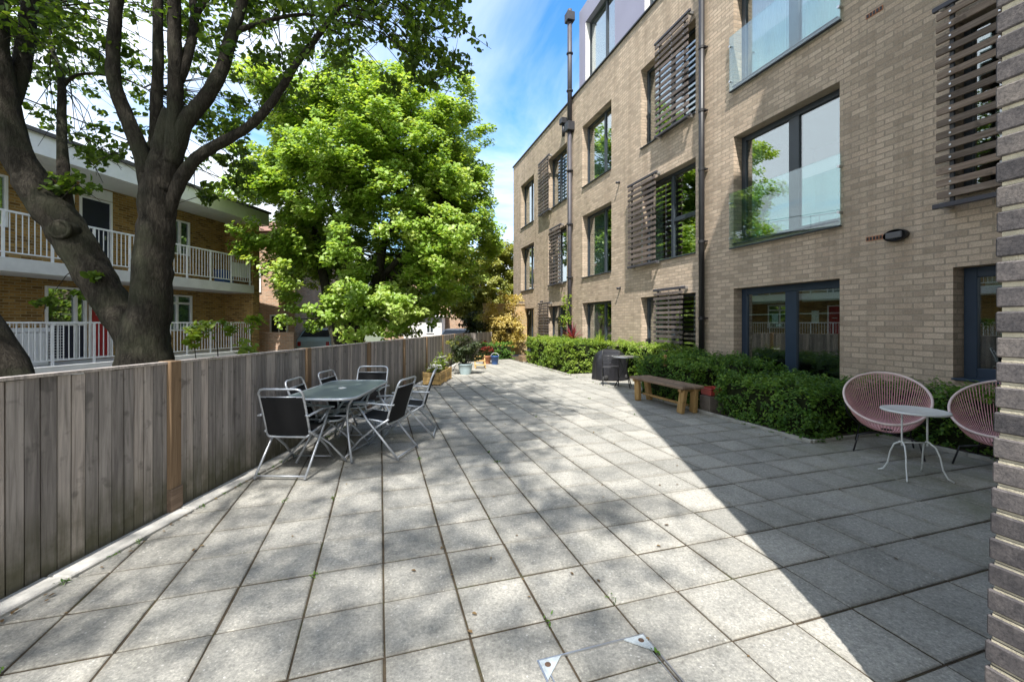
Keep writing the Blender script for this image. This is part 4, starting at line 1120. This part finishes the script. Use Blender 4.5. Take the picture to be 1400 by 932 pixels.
def folding_chair(label, loc, rz):
    t = thing('folding_chair', label, 'chair', loc, rz, 'folding chairs around the glass table')
    hw = .245; hb = .215
    for s in (-1, 1):
        x = s*hw
        mb = MB(); mb.tube([(x,.17,.60),(x,.04,.42),(x,-.13,.235),(x,-.33,.012)], .0125, 8); mb.build('rear_leg', MAT['tube'], t)
        mb = MB(); x2 = s*(hw-.025); mb.tube([(x2,-.20,.44),(x2,-.02,.33),(x2,.15,.20),(x2,.32,.012)], .0115, 8); mb.build('front_leg', MAT['tube'], t)
        mb = MB(); mb.bar((x,-.265,.60),(x,.02,.615),.034,.016,0,(0,0,1),.006); mb.bar((x,.02,.615),(x,.21,.60),.038,.017,0,(0,0,1),.006)
        mb.tube([(s*hb,-.262,.605),(x,-.262,.60)], .009, 7); mb.build('armrest', MAT['tube'], t)
    for a_, y_ in ((hw,-.315),(hw-.025,.305)):
        mb = MB(); mb.tube([(-a_,y_,.038),(a_,y_,.038)], .0095, 7); mb.build('crossbar', MAT['tube'], t)
    prof = [(-.17,.40),(-.205,.52),(-.25,.66),(-.295,.79)]
    mb = MB()
    loop = [(-hb,y,z) for y,z in prof]+[(-hb,-.31,.825),(-hb+.022,-.322,.857),(-hb+.06,-.325,.866)]
    loop = loop+[(-x,y,z) for x,y,z in loop[::-1]]
    mb.tube(loop, .0115, 8)
    mb.tube([(-hb,-.172,.40),(-hb+.03,-.178,.375),(hb-.03,-.178,.375),(hb,-.172,.40)], .0115, 8)
    mb.tube([(-hb,-.293,.785),(hb,-.293,.785)], .008, 6)
    mb.tube([(-hb,-.17,.405),(-hb,.0,.425),(-hb,.235,.445),(-hb+.03,.25,.447),(hb-.03,.25,.447),(hb,.235,.445),(hb,.0,.425),(hb,-.17,.405)], .0115, 8)
    mb.build('frame', MAT['tube'], t)
    mb = MB(); sheet_strip(mb, [(-hb,y+.004,z) for y,z in prof], [(hb,y+.004,z) for y,z in prof], 6, 9, -.02); mb.build('backrest', MAT['mesh_black'], t)
    mb = MB(); sheet_strip(mb, [(-hb,-.165,.41),(-hb,0,.43),(-hb,.235,.45)], [(hb,-.165,.41),(hb,0,.43),(hb,.235,.45)], 6, 8, .015); mb.build('seat', MAT['mesh_black'], t)
    return t
fc = folding_chair('black folding chair at the near end of the glass table, back to the viewer', (-2.2,4.34,0), R(-2))
G_ = 'folding chairs around the glass table'
dup(fc, (-1.50,4.88,0), R(78), 'nearer black folding chair on the open side of the glass table', G_)
dup(fc, (-1.36,5.68,0), R(96), 'farther black folding chair on the open table side, seen edge-on', G_)
dup(fc, (-2.13,4.76,0), R(-86), 'black folding chair between the fence and the near half of the glass table', G_)
dup(fc, (-2.10,5.48,0), R(-92), 'black folding chair between the fence and the far half of the glass table', G_)
dup(fc, (-2.02,5.80,0), R(178), 'black folding chair at the far end of the glass table, facing the viewer', G_)

# ================================================================== PINK STRING CHAIRS AND WHITE TABLE
def string_chair(label, loc, rz):
    t = thing('string_chair', label, 'chair', loc, rz, 'pink string chairs at the round table')
    def rim(a):
        # a=0 front lip, pi = top of the back
        q = (1-math.cos(a))/2
        x = .385*math.sin(a)*(1+.10*math.cos(a))
        y = .33-.78*q+.0*q*q; z = .375+.50*q+.06*math.sin(math.pi*q)-.02*math.sin(a)**2
        return Vector((x,y,z))
    N = 96; pts = [rim(2*math.pi*k/N) for k in range(N)]
    mb = MB(); mb.tube(pts, .0135, 9, 0, False, True); mb.build('rim', MAT['pink_rim'], t)
    ringc = Vector((0,.12,.275)); rr = .055
    mb = MB()
    for k in range(84):
        a = 2*math.pi*(k+.5)/84; P = rim(a); Q = ringc+Vector((rr*math.sin(a), rr*math.cos(a), 0))
        cv = []
        q = (1-math.cos(a))/2
        for i in range(7):
            u = i/6; p = P.lerp(Q,u)
            p += Vector((math.sin(a)*.05*math.sin(math.pi*u), -.10*q*math.sin(math.pi*u), -(.05+.10*q)*math.sin(math.pi*u)*(.5+u*.6)))
            cv.append(p)
        mb.tube(cv, .0046, 5, 0, False)
    mb.build('cord_shell', MAT['pink'], t)
    mb = MB(); mb.tube([ringc+Vector((rr*math.sin(a), rr*math.cos(a), 0)) for a in np.linspace(0,2*math.pi,24,endpoint=False)], .008, 6, 0, False, True); mb.build('seat_ring', MAT['black'], t)
    for x, y in ((-.30,.24),(.30,.24),(-.27,-.36),(.27,-.36)):
        mb = MB(); mb.tube([(x*.25,y*.25+.06,.235),(x*.85,y*.85,.20 if y > 0 else .23),(x,y,.008)], .009, 7); mb.build('leg', MAT['black'], t)
    mb = MB(); mb.tube([(-.255,.21,.2),(-.1,.1,.235),(.1,.1,.235),(.255,.21,.2)], .009, 7); mb.tube([(-.23,-.31,.23),(-.35,-.02,.40),(-.375,.03,.53)], .009, 7); mb.tube([(.23,-.31,.23),(.35,-.02,.40),(.375,.03,.53)], .009, 7)
    mb.build('under_frame', MAT['black'], t)
    return t
pc = string_chair('pink string chair with round shell, left of the white round table', (4.36,4.92,0), R(142))
dup(pc, (5.02,4.32,0), R(118), 'pink string chair half hidden by the brick corner, right of the white round table', 'pink string chairs at the round table')
wt = thing('bistro_table', 'small round white metal table with curled feet between the pink string chairs', 'table', (3.93,4.12,0), R(-4)); wt.scale = (.73,.73,1)
mb = MB(); mb.lathe([(.0,.640),(.335,.640),(.352,.632),(.356,.640),(.352,.650),(.335,.652),(.32,.648),(.0,.648)], (0,0,0), 40); mb.build('tabletop', MAT['white_metal'], wt)
for s in (-1, 1):
    mb = MB(); mb.tube([(s*.16,0,.64),(s*.16,0,.30)], .011, 8)
    for q in (-1, 1):
        mb.tube([(s*.16,0,.34),(s*.165,q*.025,.335),(s*.19,q*.085,.30),(s*.21,q*.125,.22),(s*.225,q*.15,.1),(s*.25,q*.19,.03),(s*.285,q*.235,.008)], .0095, 8)
    mb.build('leg', MAT['white_metal'], wt)
mb = MB(); mb.tube([(-.16,0,.33),(.16,0,.33)], .007, 7); mb.build('crossbar', MAT['white_metal'], wt)

# ================================================================== BENCH AND THINGS AROUND IT
bn = thing('wooden_bench', 'rustic wooden bench with plank top and stout splayed legs in front of the hedge', 'bench', NS(4.88,6.45), RZ)
mb = MB()
for x in (-.115, .115): mb.box((x,0,.435), (.215,1.52,.05), 0, None, .012)
mb.build('seat', MAT['bench_top'], bn)
for sy in (-1, 1):
    for sx in (-1, 1):
        mb = MB(); mb.bar((sx*.13,sy*.60,.0),(sx*.105,sy*.66,.41),.075,.13,0,(0,1,0),.012); mb.build('leg', MAT['bench_leg'], bn)
    mb = MB(); mb.box((0,sy*.655,.385), (.40,.07,.045), 0, None, .008); mb.build('bearer', MAT['bench_leg'], bn)
mb = MB(); mb.box((0,0,.13), (.06,1.22,.035), 0, None, .006); mb.build('stretcher', MAT['bench_leg'], bn)
rc = thing('red_crate', 'red plastic crate behind the right end of the bench', 'crate', NS(5.36,5.82,.28), RZ)
mb = MB(); hx, hy = .12, .11
for s in (-1,1): mb.box((s*hx,0,.065), (.015,2*hy,.1), 0, None, .004); mb.box((0,s*hy,.065), (2*hx,.015,.1), 0, None, .004)
mb.box((0,0,.012), (2*hx,2*hy,.015)); mb.build('body', MAT['red_plastic'], rc)
bk = MB(); bk.box((0,0,.14), (.3,.24,.265), 0, None, .012); bk.box((0,0,.277), (.24,.18,.004))
tag(bk.build('concrete_block', MAT['dull_block'], None, NS(5.36,5.82,.0), RZ), 'dull brown concrete block under the red crate beside the bench', 'block')
mb = MB(); mb.tube([(x,y,.115) for x,y in rrect(hx+.01,hy+.01,.03)], .014, 7, 0, False, True); mb.build('rim', MAT['red_plastic'], rc)
st = MB(); st.box((0,0,.42), (.05,.05,.86), 0, None, .006); st.add([(-.025,-.025,.85),(.025,-.025,.85),(.025,.025,.85),(-.025,.025,.85),(0,0,.88)], [(0,1,4),(1,2,4),(2,3,4),(3,0,4)])
tag(st.build('timber_stake', MAT['bench_leg'], None, NS(5.33,7.0), RZ), 'short timber stake poking out of the hedge behind the bench', 'stake')

# covered barbecue, small table and chair
bq = thing('barbecue', 'barbecue under a black draped cover between sunlit hedge and small table', 'barbecue', NS(5.85,9.98), RZ)
mb = MB(); fn = lambda a, z: 1+.035*math.sin(a*9+z*6)*max(0,1-z)+.02*math.sin(a*17+1)+.06*math.cos(2*a)
mb.lathe([(.45,.015),(.445,.2),(.43,.40),(.41,.54),(.36,.66),(.26,.75),(.13,.795),(.0,.81)], (0,0,0), 56, 0, True, fn); mb.build('cover', MAT['cover'], bq)
mb = MB(); mb.tube([(-.07,0,.79),(-.06,0,.845),(.06,0,.845),(.07,0,.79)], .014, 8); mb.build('lid_handle', MAT['black'], bq)
for s in (-1,1):
    mb = MB(); a = s*.3; mb.tube([(a,-.34+.02,.08),(a,-.34-.02,.08)], .07, 14); mb.build('wheel', MAT['rubber'], bq)
rt = thing('round_table', 'small round metal table beside the covered barbecue', 'table', NS(5.42,8.55), RZ)
mb = MB(); mb.lathe([(0,.70),(.30,.70),(.31,.71),(.30,.72),(0,.72)], (0,0,0), 32); mb.build('tabletop', MAT['steel'], rt)
for k in range(3):
    a = 2*math.pi*k/3+.4; c_, s_ = math.cos(a), math.sin(a)
    mb = MB(); mb.tube([(c_*.14,s_*.14,.70),(c_*.05,s_*.05,.42),(c_*.24,s_*.24,.01)], .012, 7); mb.build('leg', MAT['black'], rt)
bc = thing('bistro_chair', 'dark metal chair with solid back pulled up to the small round metal table', 'chair', NS(5.30,9.0), RZ+R(-30))
mb = MB(); mb.box((0,.0,.44), (.40,.40,.02), 0, None, .008); mb.build('seat', MAT['pipe'], bc)
mb = MB()
for i in range(5): mb.box((0,-.215-.012*i,.56+.065*i), (.36,.012,.056), 0, None, .004)
mb.build('backrest', MAT['pipe'], bc)
for s in (-1,1):
    mb = MB(); mb.tube([(s*.19,-.27,.85),(s*.19,-.2,.46),(s*.19,.2,.01)], .011, 7); mb.build('leg', MAT['black'], bc)
    mb = MB(); mb.tube([(s*.175,.18,.44),(s*.175,-.22,.01)], .011, 7); mb.build('leg', MAT['black'], bc)

# ================================================================== POTS AND PLANTERS
fb = thing('flower_planter', 'pale wooden box planter of white flowers standing by the fence', 'planter', (-1.88,10.72,0), R(-4))
mb = MB(); hx, hy, H_ = .19, .62, .33
for k in range(3):
    z = .065+k*.098
    for s in (-1,1): mb.box((s*hx,0,z), (.022,2*hy,.09), 0, None, .005); mb.box((0,s*hy,z), (2*hx-.026,.022,.09), 0, None, .005)
mb.build('boards', MAT['pine'], fb)
for sx in (-1,1):
    for y in (-hy+.03, 0, hy-.03):
        mb = MB(); mb.box((sx*(hx+.02),y,.165), (.02,.05,.31), 0, None, .004); mb.build('batten', MAT['pine'], fb)
mb = MB(); mb.box((0,0,.27), (2*hx-.05,2*hy-.05,.02)); mb.box((0,0,.02), (2*hx-.03,2*hy-.03,.03)); mb.build('soil', MAT['soil'], fb)
g6 = np.random.default_rng(12)
def frame_pts(t, P): 
    M_ = Matrix.Translation(t.location) @ Matrix.Rotation(t.rotation_euler.z, 4, 'Z')
    return P
def planting(name, label, cat, loc, rx, ry, h, seed, nl, flowers=None, size=.05, mat='leaf_lime'):
    t = thing(name, label, cat, loc); g_ = np.random.default_rng(seed); L0 = np.array(loc)
    P = np.stack([g_.normal(0,rx*.5,nl), g_.normal(0,ry*.5,nl), np.abs(g_.normal(0,h*.45,nl))+.02], 1)
    leaves('leaves', MAT[mat], P+L0, size, .3, t, None, .5, -.1, seed)
    mb = MB()
    for i in range(18): 
        q = P[g_.integers(nl)]; mb.tube([(q[0]*.5,q[1]*.5,-.02), tuple(q)], [.006,.003], 4)
    mb.build('stems', MAT['hedge_core'], t)
    if flowers:
        mb = MB()
        for i in range(flowers[0]):
            q = Vector((g_.normal(0,rx*.5), g_.normal(0,ry*.5), h*g_.uniform(.35,.85)))
            for k in range(5):
                a = 2*math.pi*k/5+g_.uniform(0,.4); d = Vector((math.cos(a), math.sin(a), .25)); sd = Vector((-math.sin(a), math.cos(a), 0))
                mb.add([q, q+d*.028+sd*.02, q+d*.052, q+d*.028-sd*.02], [(0,1,2,3)])
        mb.build('flowers', MAT[flowers[1]], t)
    return t
planting('flowering_plant', 'white flowers and green leaves at the near end of the box planter', 'flowers', (-1.92,10.38,.28), .16, .26, .22, 81, 260, (46,'petal'))
planting('flowering_plant', 'taller leafy stems with pale flowers at the far end of the box planter', 'flowers', (-1.86,11.05,.28), .14, .28, .40, 82, 380, (22,'petal'))
pt = thing('plant_pot', 'pale blue-grey tub under the dark bush by the fence', 'pot', (-1.36,12.3,0))
mb = MB(); mb.lathe([(.15,.0),(.19,.16),(.205,.27),(.22,.28),(.22,.305),(.195,.305),(.18,.26),(0,.26)], (0,0,0), 28); mb.build('body', MAT['pot'], pt)
bush('bushy_conifer', 'dark spreading bush in the pale blue-grey tub', 'shrub', (-1.36,12.3,.25), (.46,.44,.40), MAT['leaf_dark'], 3000, .055, 83, inner=.2)
bush('tall_shrub', 'wispy olive shrub against the fence behind the tub', 'shrub', (-1.85,12.9,0), (.3,.3,.6), MAT['leaf_olive'], 800, .05, 84, inner=.3)
cs_ = thing('step_stool', 'little slatted wooden step stool beyond the tub', 'stool', (-1.05,13.9,0), R(10))
mb = MB()
for z, y in ((.12,-.14),(.25,0),(.38,.14)): mb.box((0,y,z), (.34,.13,.022), 0, None, .004)
mb.build('tread', MAT['pine'], cs_)
for s in (-1,1):
    mb = MB(); mb.bar((s*.16,-.2,.02),(s*.16,.2,.40),.022,.06,0,(0,0,1),.003); mb.bar((s*.16,.19,.0),(s*.16,.19,.39),.022,.05,0,(0,1,0),.003); mb.build('side', MAT['pine'], cs_)
pr_ = thing('red_flower_pot', 'terracotta pot at the far end holding red and white flowers', 'pot', (-.92,15.4,0))
mb = MB(); mb.lathe([(.12,0),(.17,.25),(.19,.25),(.19,.3),(.16,.3),(.15,.27),(0,.27)], (0,0,0), 20); mb.build('body', MAT['terracotta'], pr_)
planting('red_flowers', 'red and green flowering plant in the far terracotta pot', 'flowers', (-.92,15.4,.28), .22, .2, .4, 85, 240, (60,'petal_red'), .06, 'leaf_dark')
bb = thing('blue_bucket', 'small blue bucket beside the terracotta pot at the far end', 'bucket', (-.62,15.2,0))
mb = MB(); mb.lathe([(.11,0),(.15,.28),(.16,.28),(.155,.3),(.14,.3),(.1,.02),(0,.02)], (0,0,0), 20); mb.build('body', MAT['blue_plastic'], bb)
mb = MB(); mb.tube([(.15*math.cos(a),0,.28+.13*math.sin(a)) for a in np.linspace(0,math.pi,12)], .006, 6); mb.build('handle', MAT['white'], bb)
wb = thing('wooden_trough', 'small wooden trough at the far foot of the sunlit hedge', 'planter', NS(5.3,15.25), RZ)
mb = MB()
for k in range(2):
    z = .08+k*.11
    for s in (-1,1): mb.box((s*.19,0,z), (.022,.5,.1), 0, None, .004); mb.box((0,s*.24,z), (.36,.022,.1), 0, None, .004)
mb.box((0,0,.1),(.34,.44,.16),1); mb.build('boards', [MAT['post'], MAT['soil']], wb)

# ================================================================== ACCESS COVER IN THE PAVING
ac = thing('access_cover', 'recessed paving access cover with pale steel corner plates in the near paving', 'access cover', NS(.935,1.475,0), RZ)
hx, hy = .27, .272
mb = MB()
for s in (-1,1):
    mb.box((s*hx,0,.0035), (.007,2*hy+.007,.010)); mb.box((0,s*hy,.0032), (2*hx-.007,.007,.010))
    mb.box((s*(hx-.026),0,.0035), (.005,2*hy-.05,.010)); 
mb.build('frame', MAT['steel'], ac)
for sx in (-1,1):
    for sy in (-1,1):
        mb = MB(); q = .105; x, y = sx*(hx-.004), sy*(hy-.004); f_ = (1 if sx*sy > 0 else -1)
        tri = [(x,y),(x-sx*q,y),(x,y-sy*q)]
        tri = tri if f_ > 0 else tri[::-1]
        mb.add([(a,b,.003) for a,b in tri]+[(a,b,.0095) for a,b in tri], [(3,4,5),(2,1,0),(0,1,4,3),(1,2,5,4),(2,0,3,5)])
        cp = mb.build('corner_plate', MAT['plate'], ac)
        mb = MB(); mb.lathe([(.014,.0097),(.011,.0112),(.0,.0112)], (x-sx*.03,y-sy*.03,0), 12); mb.build('key_hole', MAT['rust'], cp)

# fallen leaves and bits of bark blown against the kerb, the bed edge and into the joints
gl_ = np.random.default_rng(77); LP = []
for _ in range(80):
    y = gl_.uniform(1.2, 14); LP.append((fence_x(y)+.19+abs(gl_.normal(0,.05)), y, .012))
for _ in range(170):
    p = NS(5.08-abs(gl_.normal(0,.12)), gl_.uniform(3.9, 14), .010); LP.append(p[:])
for _ in range(150):
    p = NS(5.2+gl_.uniform(0,.1), gl_.uniform(3.9, 14.5), .05); LP.append(p[:])
for _ in range(130):
    i, q = gl_.integers(-7, 13), gl_.uniform(1.2, 12); p = NS(.0177+i*.3925+gl_.normal(0,.012), q, .008)
    if p.x > fence_x(p.y)+.2: LP.append(p[:])
for _ in range(60):
    p = Vector((gl_.uniform(-2.3, 3), gl_.uniform(1.5, 10), .008)); LP.append(p[:])
MAT['leaf_litter'] = leaf_mat('dry_leaf', [(.06,.04,.02), (.16,.10,.045), (.30,.22,.10)], .1)
WP = []
for _ in range(75):
    if gl_.uniform() < .5: c_ = Vector((0, gl_.uniform(1.5, 12), .01)); c_.x = fence_x(c_.y)+.19
    elif gl_.uniform() < .5: c_ = NS(5.09, gl_.uniform(4, 14), .01)
    else: c_ = NS(.0177+gl_.integers(-6, 13)*.3925, 1.983+gl_.integers(-1, 22)*.39+gl_.normal(0,.05), .006)
    if c_.x < fence_x(c_.y)+.15: continue
    for _k in range(9): WP.append((c_.x+gl_.normal(0,.014), c_.y+gl_.normal(0,.02), c_.z+abs(gl_.normal(0,.008))))
wd = leaves('weeds', MAT['leaf_hedge'], WP, .022, .4, None, None, .4, -.3, 79); wd['kind'] = 'stuff'; wd['label'] = 'tiny green weeds and moss tufts growing in the paving joints'; wd['category'] = 'weeds'
lt = leaves('leaf_litter', MAT['leaf_litter'], LP, .026, 3.0, None, None, .6, 0, 78); lt['kind'] = 'stuff'; lt['label'] = 'dry fallen leaves and bark crumbs along the kerb and joints'; lt['category'] = 'leaf litter'

# ================================================================== BEYOND THE FENCE
def house(name, label, x0, x1, y0, y1, h, mat, wins, roof=None, gable=True, roofmat='tile'):
    t = thing(name, label, 'house', ((x0+x1)/2, (y0+y1)/2, -.3)); cx, cy = (x0+x1)/2, (y0+y1)/2
    mb = MB(); mb.box((0,0,h/2), (x1-x0,y1-y0,h)); mb.build('wall', MAT[mat], t)
    rh = roof or 1.5; o_ = .3; a, b = (x1-x0)/2+o_, (y1-y0)/2+o_
    mb = MB(); mb.add([(-a,-b,h),(a,-b,h),(a,b,h),(-a,b,h),(-a*.7,0,h+rh),(a*.7,0,h+rh)], [(0,1,5,4),(2,3,4,5),(1,2,5),(3,0,4),(3,2,1,0)]); r_ = mb.build('roof', MAT[roofmat], t)
    for (wx, wz, ww, wh) in wins:
        mb = MB(); yy = -(y1-y0)/2-.02
        for s in (-1,1): mb.box((wx-cx+s*ww/2,yy,wz+.3), (.07,.08,wh+.07)); mb.box((wx-cx,yy,wz+.3+s*wh/2), (ww-.07,.08,.07))
        mb.box((wx-cx,yy,wz+.3), (.05,.07,wh-.07)); w_ = mb.build('window', MAT['white'], t)
        mb = MB(); mb.box((wx-cx,yy+.012,wz+.3), (ww-.04,.02,wh-.04)); mb.build('pane', MAT['car_glass'], w_)
    return t
house('brick_house', 'pinkish brick house end wall seen between the flats and the bright tree', -14.6,-10.55,20.5,28,6.2,'brick_pink',[(-12.7,3.6,1.0,1.2),(-11.3,1.3,.8,1.1)],1.4)
h_ = bpy.data.objects['brick_house']
mb = MB(); mb.tube([(-12.33+12.575,-3.82,0),(-12.33+12.575,-3.82,6.1)], .06, 8); mb.build('downpipe', MAT['pipe'], h_)
house('brick_house', 'tan brick house far behind the bright tree, glimpsed through its leaves', -10.0,-3.3,33,40,5.6,'brick_pink',[(-8.6,3.8,1.2,1.3),(-6.4,3.8,1.2,1.3),(-4.4,3.8,1.2,1.3),(-8.6,1.2,1.2,1.3),(-6.4,1.2,1.2,1.3)],2.0)
gw = MB(); gw.box((0,0,.66), (1.9,.22,1.32)); gw.box((0,0,1.35), (1.96,.3,.07))
tag(gw.build('garden_wall', MAT['brick_pink'], None, (-10.45,18.4,-.3), R(4)), 'low reddish brick garden wall beyond the fence, below the pinkish house', 'wall')
bw = MB(); bw.box((0,0,1.25), (2.2,.22,2.5)); bw.box((0,0,2.53), (2.26,.3,.06))
tag(bw.build('boundary_wall', MAT['brick_tan'], None, (-.35,21.2,-.1), R(8)), 'yellow brick boundary wall behind the golden shrub at the far end', 'wall')

def vehicle(name, label, cat, loc, rz, paint, L_, Wd, prof, wins, wheelr=.31):
    """prof: side outline (y,z); wins: side window outline; body lofted with tumblehome"""
    t = thing(name, label, cat, loc, rz); mb = MB(); n = len(prof)
    def wx(z): return Wd/2*(1-.16*max(0,(z-.85))/.6)
    st_ = [(-1,.0),(-.93,.03),(0,.035),(.93,.03),(1,0)]
    vs = []
    for k, (u, b) in enumerate(st_):
        for y, z in prof: vs.append((u*wx(z), y*(1-(.02 if abs(u)==1 else 0)), z+b*(1 if z > .6 else 0)))
    fs = [(k*n+i,k*n+(i+1)%n,(k+1)*n+(i+1)%n,(k+1)*n+i) for k in range(4) for i in range(n)]
    fs += [list(range(n))[::-1], [4*n+i for i in range(n)]]
    mb.add(vs, fs, 0, False); mb.build('body', MAT[paint], t)
    for w in wins['side']:
        for s in (-1,1):
            mb = MB(); vs = [(s*(wx(z)+.006), y, z) for y, z in w]+[(s*(wx(z)-.02), y, z) for y, z in w]; m_ = len(w)
            mb.add(vs, [list(range(m_)), [m_+i for i in range(m_)][::-1]]+[(i,(i+1)%m_,m_+(i+1)%m_,m_+i) for i in range(m_)]); mb.build('side_window', MAT['car_glass'], t)
    for nm, (y0,z0,y1,z1) in wins['ends'].items():
        mb = MB(); q0, q1 = wx(z0)*.86, wx(z1)*.84; d = Vector((0, z1-z0, -(y1-y0))).normalized()*(.03 if y0 < 0 else -.03)
        if d.y*y0 < 0: d = -d
        a_ = [Vector((-q0,y0,z0)),Vector((q0,y0,z0)),Vector((q1,y1,z1)),Vector((-q1,y1,z1))]
        mb.add([v+d*1.6 for v in a_]+[v-d for v in a_], [(0,1,2,3),(7,6,5,4),(0,1,5,4),(1,2,6,5),(2,3,7,6),(3,0,4,7)]); mb.build(nm, MAT['car_glass'], t)
    for y in (-L_*.31, L_*.31):
        for s in (-1,1):
            mb = MB(); mb.tube([(s*(Wd/2-.2),y,wheelr),(s*(Wd/2+.005),y,wheelr)], wheelr, 20); w_ = mb.build('wheel', MAT['rubber'], t)
            mb = MB(); mb.tube([(s*(Wd/2-.1),y,wheelr),(s*(Wd/2+.012),y,wheelr)], wheelr*.6, 14); mb.build('rim', MAT['steel'], w_)
    for s in (-1,1):
        mb = MB(); mb.box((s*Wd*.36,-L_/2+.02,.66), (.28,.06,.14), 0, None, .02); mb.build('headlight', MAT['lamp'], t)
        mb = MB(); mb.box((s*Wd*.40,L_/2-.02,.75), (.16,.06,.22), 0, None, .02); mb.build('tail_light', MAT['lamp_red'], t)
    return t
hatch = [(-1.9,.28),(-1.95,.55),(-1.85,.78),(-1.05,.93),(-.35,1.40),(.2,1.46),(1.2,1.42),(1.75,1.0),(1.88,.85),(1.9,.3)]
hw_ = {'side': [[(-.85,.95),(-.28,1.34),(.3,1.39),(.3,.95)],[(.36,.95),(.36,1.39),(1.1,1.36),(1.55,1.0)]], 'ends': {'windscreen': (-1.0,.97,-.42,1.36), 'rear_window': (1.66,1.06,1.26,1.38)}}
vehicle('parked_car', 'pale blue hatchback parked beyond the fence, under the bright tree', 'car', (-9.95,22.6,-.29), R(186), 'car_blue', 3.8, 1.68, hatch, hw_)
house('white_outbuilding', 'low white painted outbuilding beyond the fence, under the right side of the bright tree', -8.0,-5.2,31.2,32.8,2.25,'reveal',[(-6.05,1.0,.5,.5)],.12,roofmat='white')
vehicle('parked_car', 'white-roofed car just showing over the far fence, right of the white van', 'car', (-3.0,24.5,-.33), R(176), 'car_white', 3.8, 1.68, hatch, hw_)

# ================================================================== SKY, SUN, CAMERA
w = bpy.data.worlds.new('World'); scene.world = w; w.use_nodes = True
nt = w.node_tree; nt.nodes.clear()
out = nt.nodes.new('ShaderNodeOutputWorld'); bg = nt.nodes.new('ShaderNodeBackground'); nt.links.new(bg.outputs[0], out.inputs[0])
sky = nt.nodes.new('ShaderNodeTexSky'); sky.sky_type = 'NISHITA'; sky.sun_disc = False
sky.sun_elevation = SUN_EL; sky.sun_rotation = math.atan2(-HX, -HYv); sky.air_density = 1.1; sky.dust_density = .6; sky.ozone_density = 2.2
tc = nt.nodes.new('ShaderNodeTexCoord')
sepw = nt.nodes.new('ShaderNodeSeparateXYZ'); nt.links.new(tc.outputs['Generated'], sepw.inputs[0])
def wm(op, a, b=0.0, clamp=False):
    nd = nt.nodes.new('ShaderNodeMath'); nd.operation = op; nd.use_clamp = clamp
    for i, v in enumerate((a, b)):
        if hasattr(v, 'is_output'): nt.links.new(v, nd.inputs[i])
        else: nd.inputs[i].default_value = v
    return nd.outputs[0]
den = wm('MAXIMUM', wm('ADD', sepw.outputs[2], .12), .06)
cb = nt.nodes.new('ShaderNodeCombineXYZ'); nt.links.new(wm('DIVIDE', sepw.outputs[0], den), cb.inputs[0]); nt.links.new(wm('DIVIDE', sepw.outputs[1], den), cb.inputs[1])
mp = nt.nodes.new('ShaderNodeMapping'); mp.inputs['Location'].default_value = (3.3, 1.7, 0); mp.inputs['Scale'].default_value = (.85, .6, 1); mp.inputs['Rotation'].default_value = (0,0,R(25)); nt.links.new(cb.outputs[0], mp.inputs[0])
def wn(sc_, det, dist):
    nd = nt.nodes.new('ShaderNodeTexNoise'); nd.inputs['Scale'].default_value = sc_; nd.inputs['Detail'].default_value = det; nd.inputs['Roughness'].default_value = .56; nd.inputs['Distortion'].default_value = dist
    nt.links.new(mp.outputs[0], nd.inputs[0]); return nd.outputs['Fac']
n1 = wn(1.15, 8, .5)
low = wm('ADD', wm('SUBTRACT', .62, wm('MULTIPLY', sepw.outputs[2], 1.0), True), wm('ADD', wm('MULTIPLY', wm('SUBTRACT', .25, sepw.outputs[1], True), .75), wm('MULTIPLY', wm('SUBTRACT', -.42, sepw.outputs[0], True), .9)))  # horizon cloud, plus cloud added unseen behind camera for fill and left for reflections
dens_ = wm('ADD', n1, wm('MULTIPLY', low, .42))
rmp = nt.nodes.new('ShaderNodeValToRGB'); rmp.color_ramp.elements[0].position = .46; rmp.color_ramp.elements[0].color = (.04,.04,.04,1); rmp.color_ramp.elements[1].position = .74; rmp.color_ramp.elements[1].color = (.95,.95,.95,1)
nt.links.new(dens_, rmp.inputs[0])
hs = nt.nodes.new('ShaderNodeHueSaturation'); hs.inputs['Saturation'].default_value = 1.4; hs.inputs['Value'].default_value = 1.0; nt.links.new(sky.outputs[0], hs.inputs['Color'])
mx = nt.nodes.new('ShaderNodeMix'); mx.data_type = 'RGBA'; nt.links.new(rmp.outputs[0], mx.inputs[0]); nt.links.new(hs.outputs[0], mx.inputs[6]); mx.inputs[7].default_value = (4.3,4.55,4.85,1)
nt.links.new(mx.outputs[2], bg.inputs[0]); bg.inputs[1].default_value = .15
sl = bpy.data.lights.new('sun', 'SUN'); sl.energy = 3.75; sl.angle = R(.53); sl.color = (1,.96,.90)
so = bpy.data.objects.new('sun', sl); COL.objects.link(so)
so.rotation_euler = Vector((HX*math.cos(SUN_EL), HYv*math.cos(SUN_EL), -math.sin(SUN_EL))).to_track_quat('-Z', 'Y').to_euler()
so.location = (-2, -20, 30)
cam = bpy.data.cameras.new('camera'); co_ = bpy.data.objects.new('camera', cam); COL.objects.link(co_)
co_.location = (0, 0, EYE); co_.rotation_euler = (R(90), 0, 0)
cam.sensor_width = 36; cam.lens = F/1400*36; cam.shift_y = -(466-HY)/1400; cam.clip_start = .05; cam.clip_end = 2000
scene.camera = co_
vs_ = scene.view_settings; scene.display_settings.display_device = 'sRGB'
vs_.view_transform = 'Standard'; vs_.look = 'None'; vs_.exposure = 1.28; vs_.gamma = 1; vs_.use_curve_mapping = False
scene.cycles.max_bounces = 8; scene.cycles.transparent_max_bounces = 24; scene.cycles.use_denoising = True
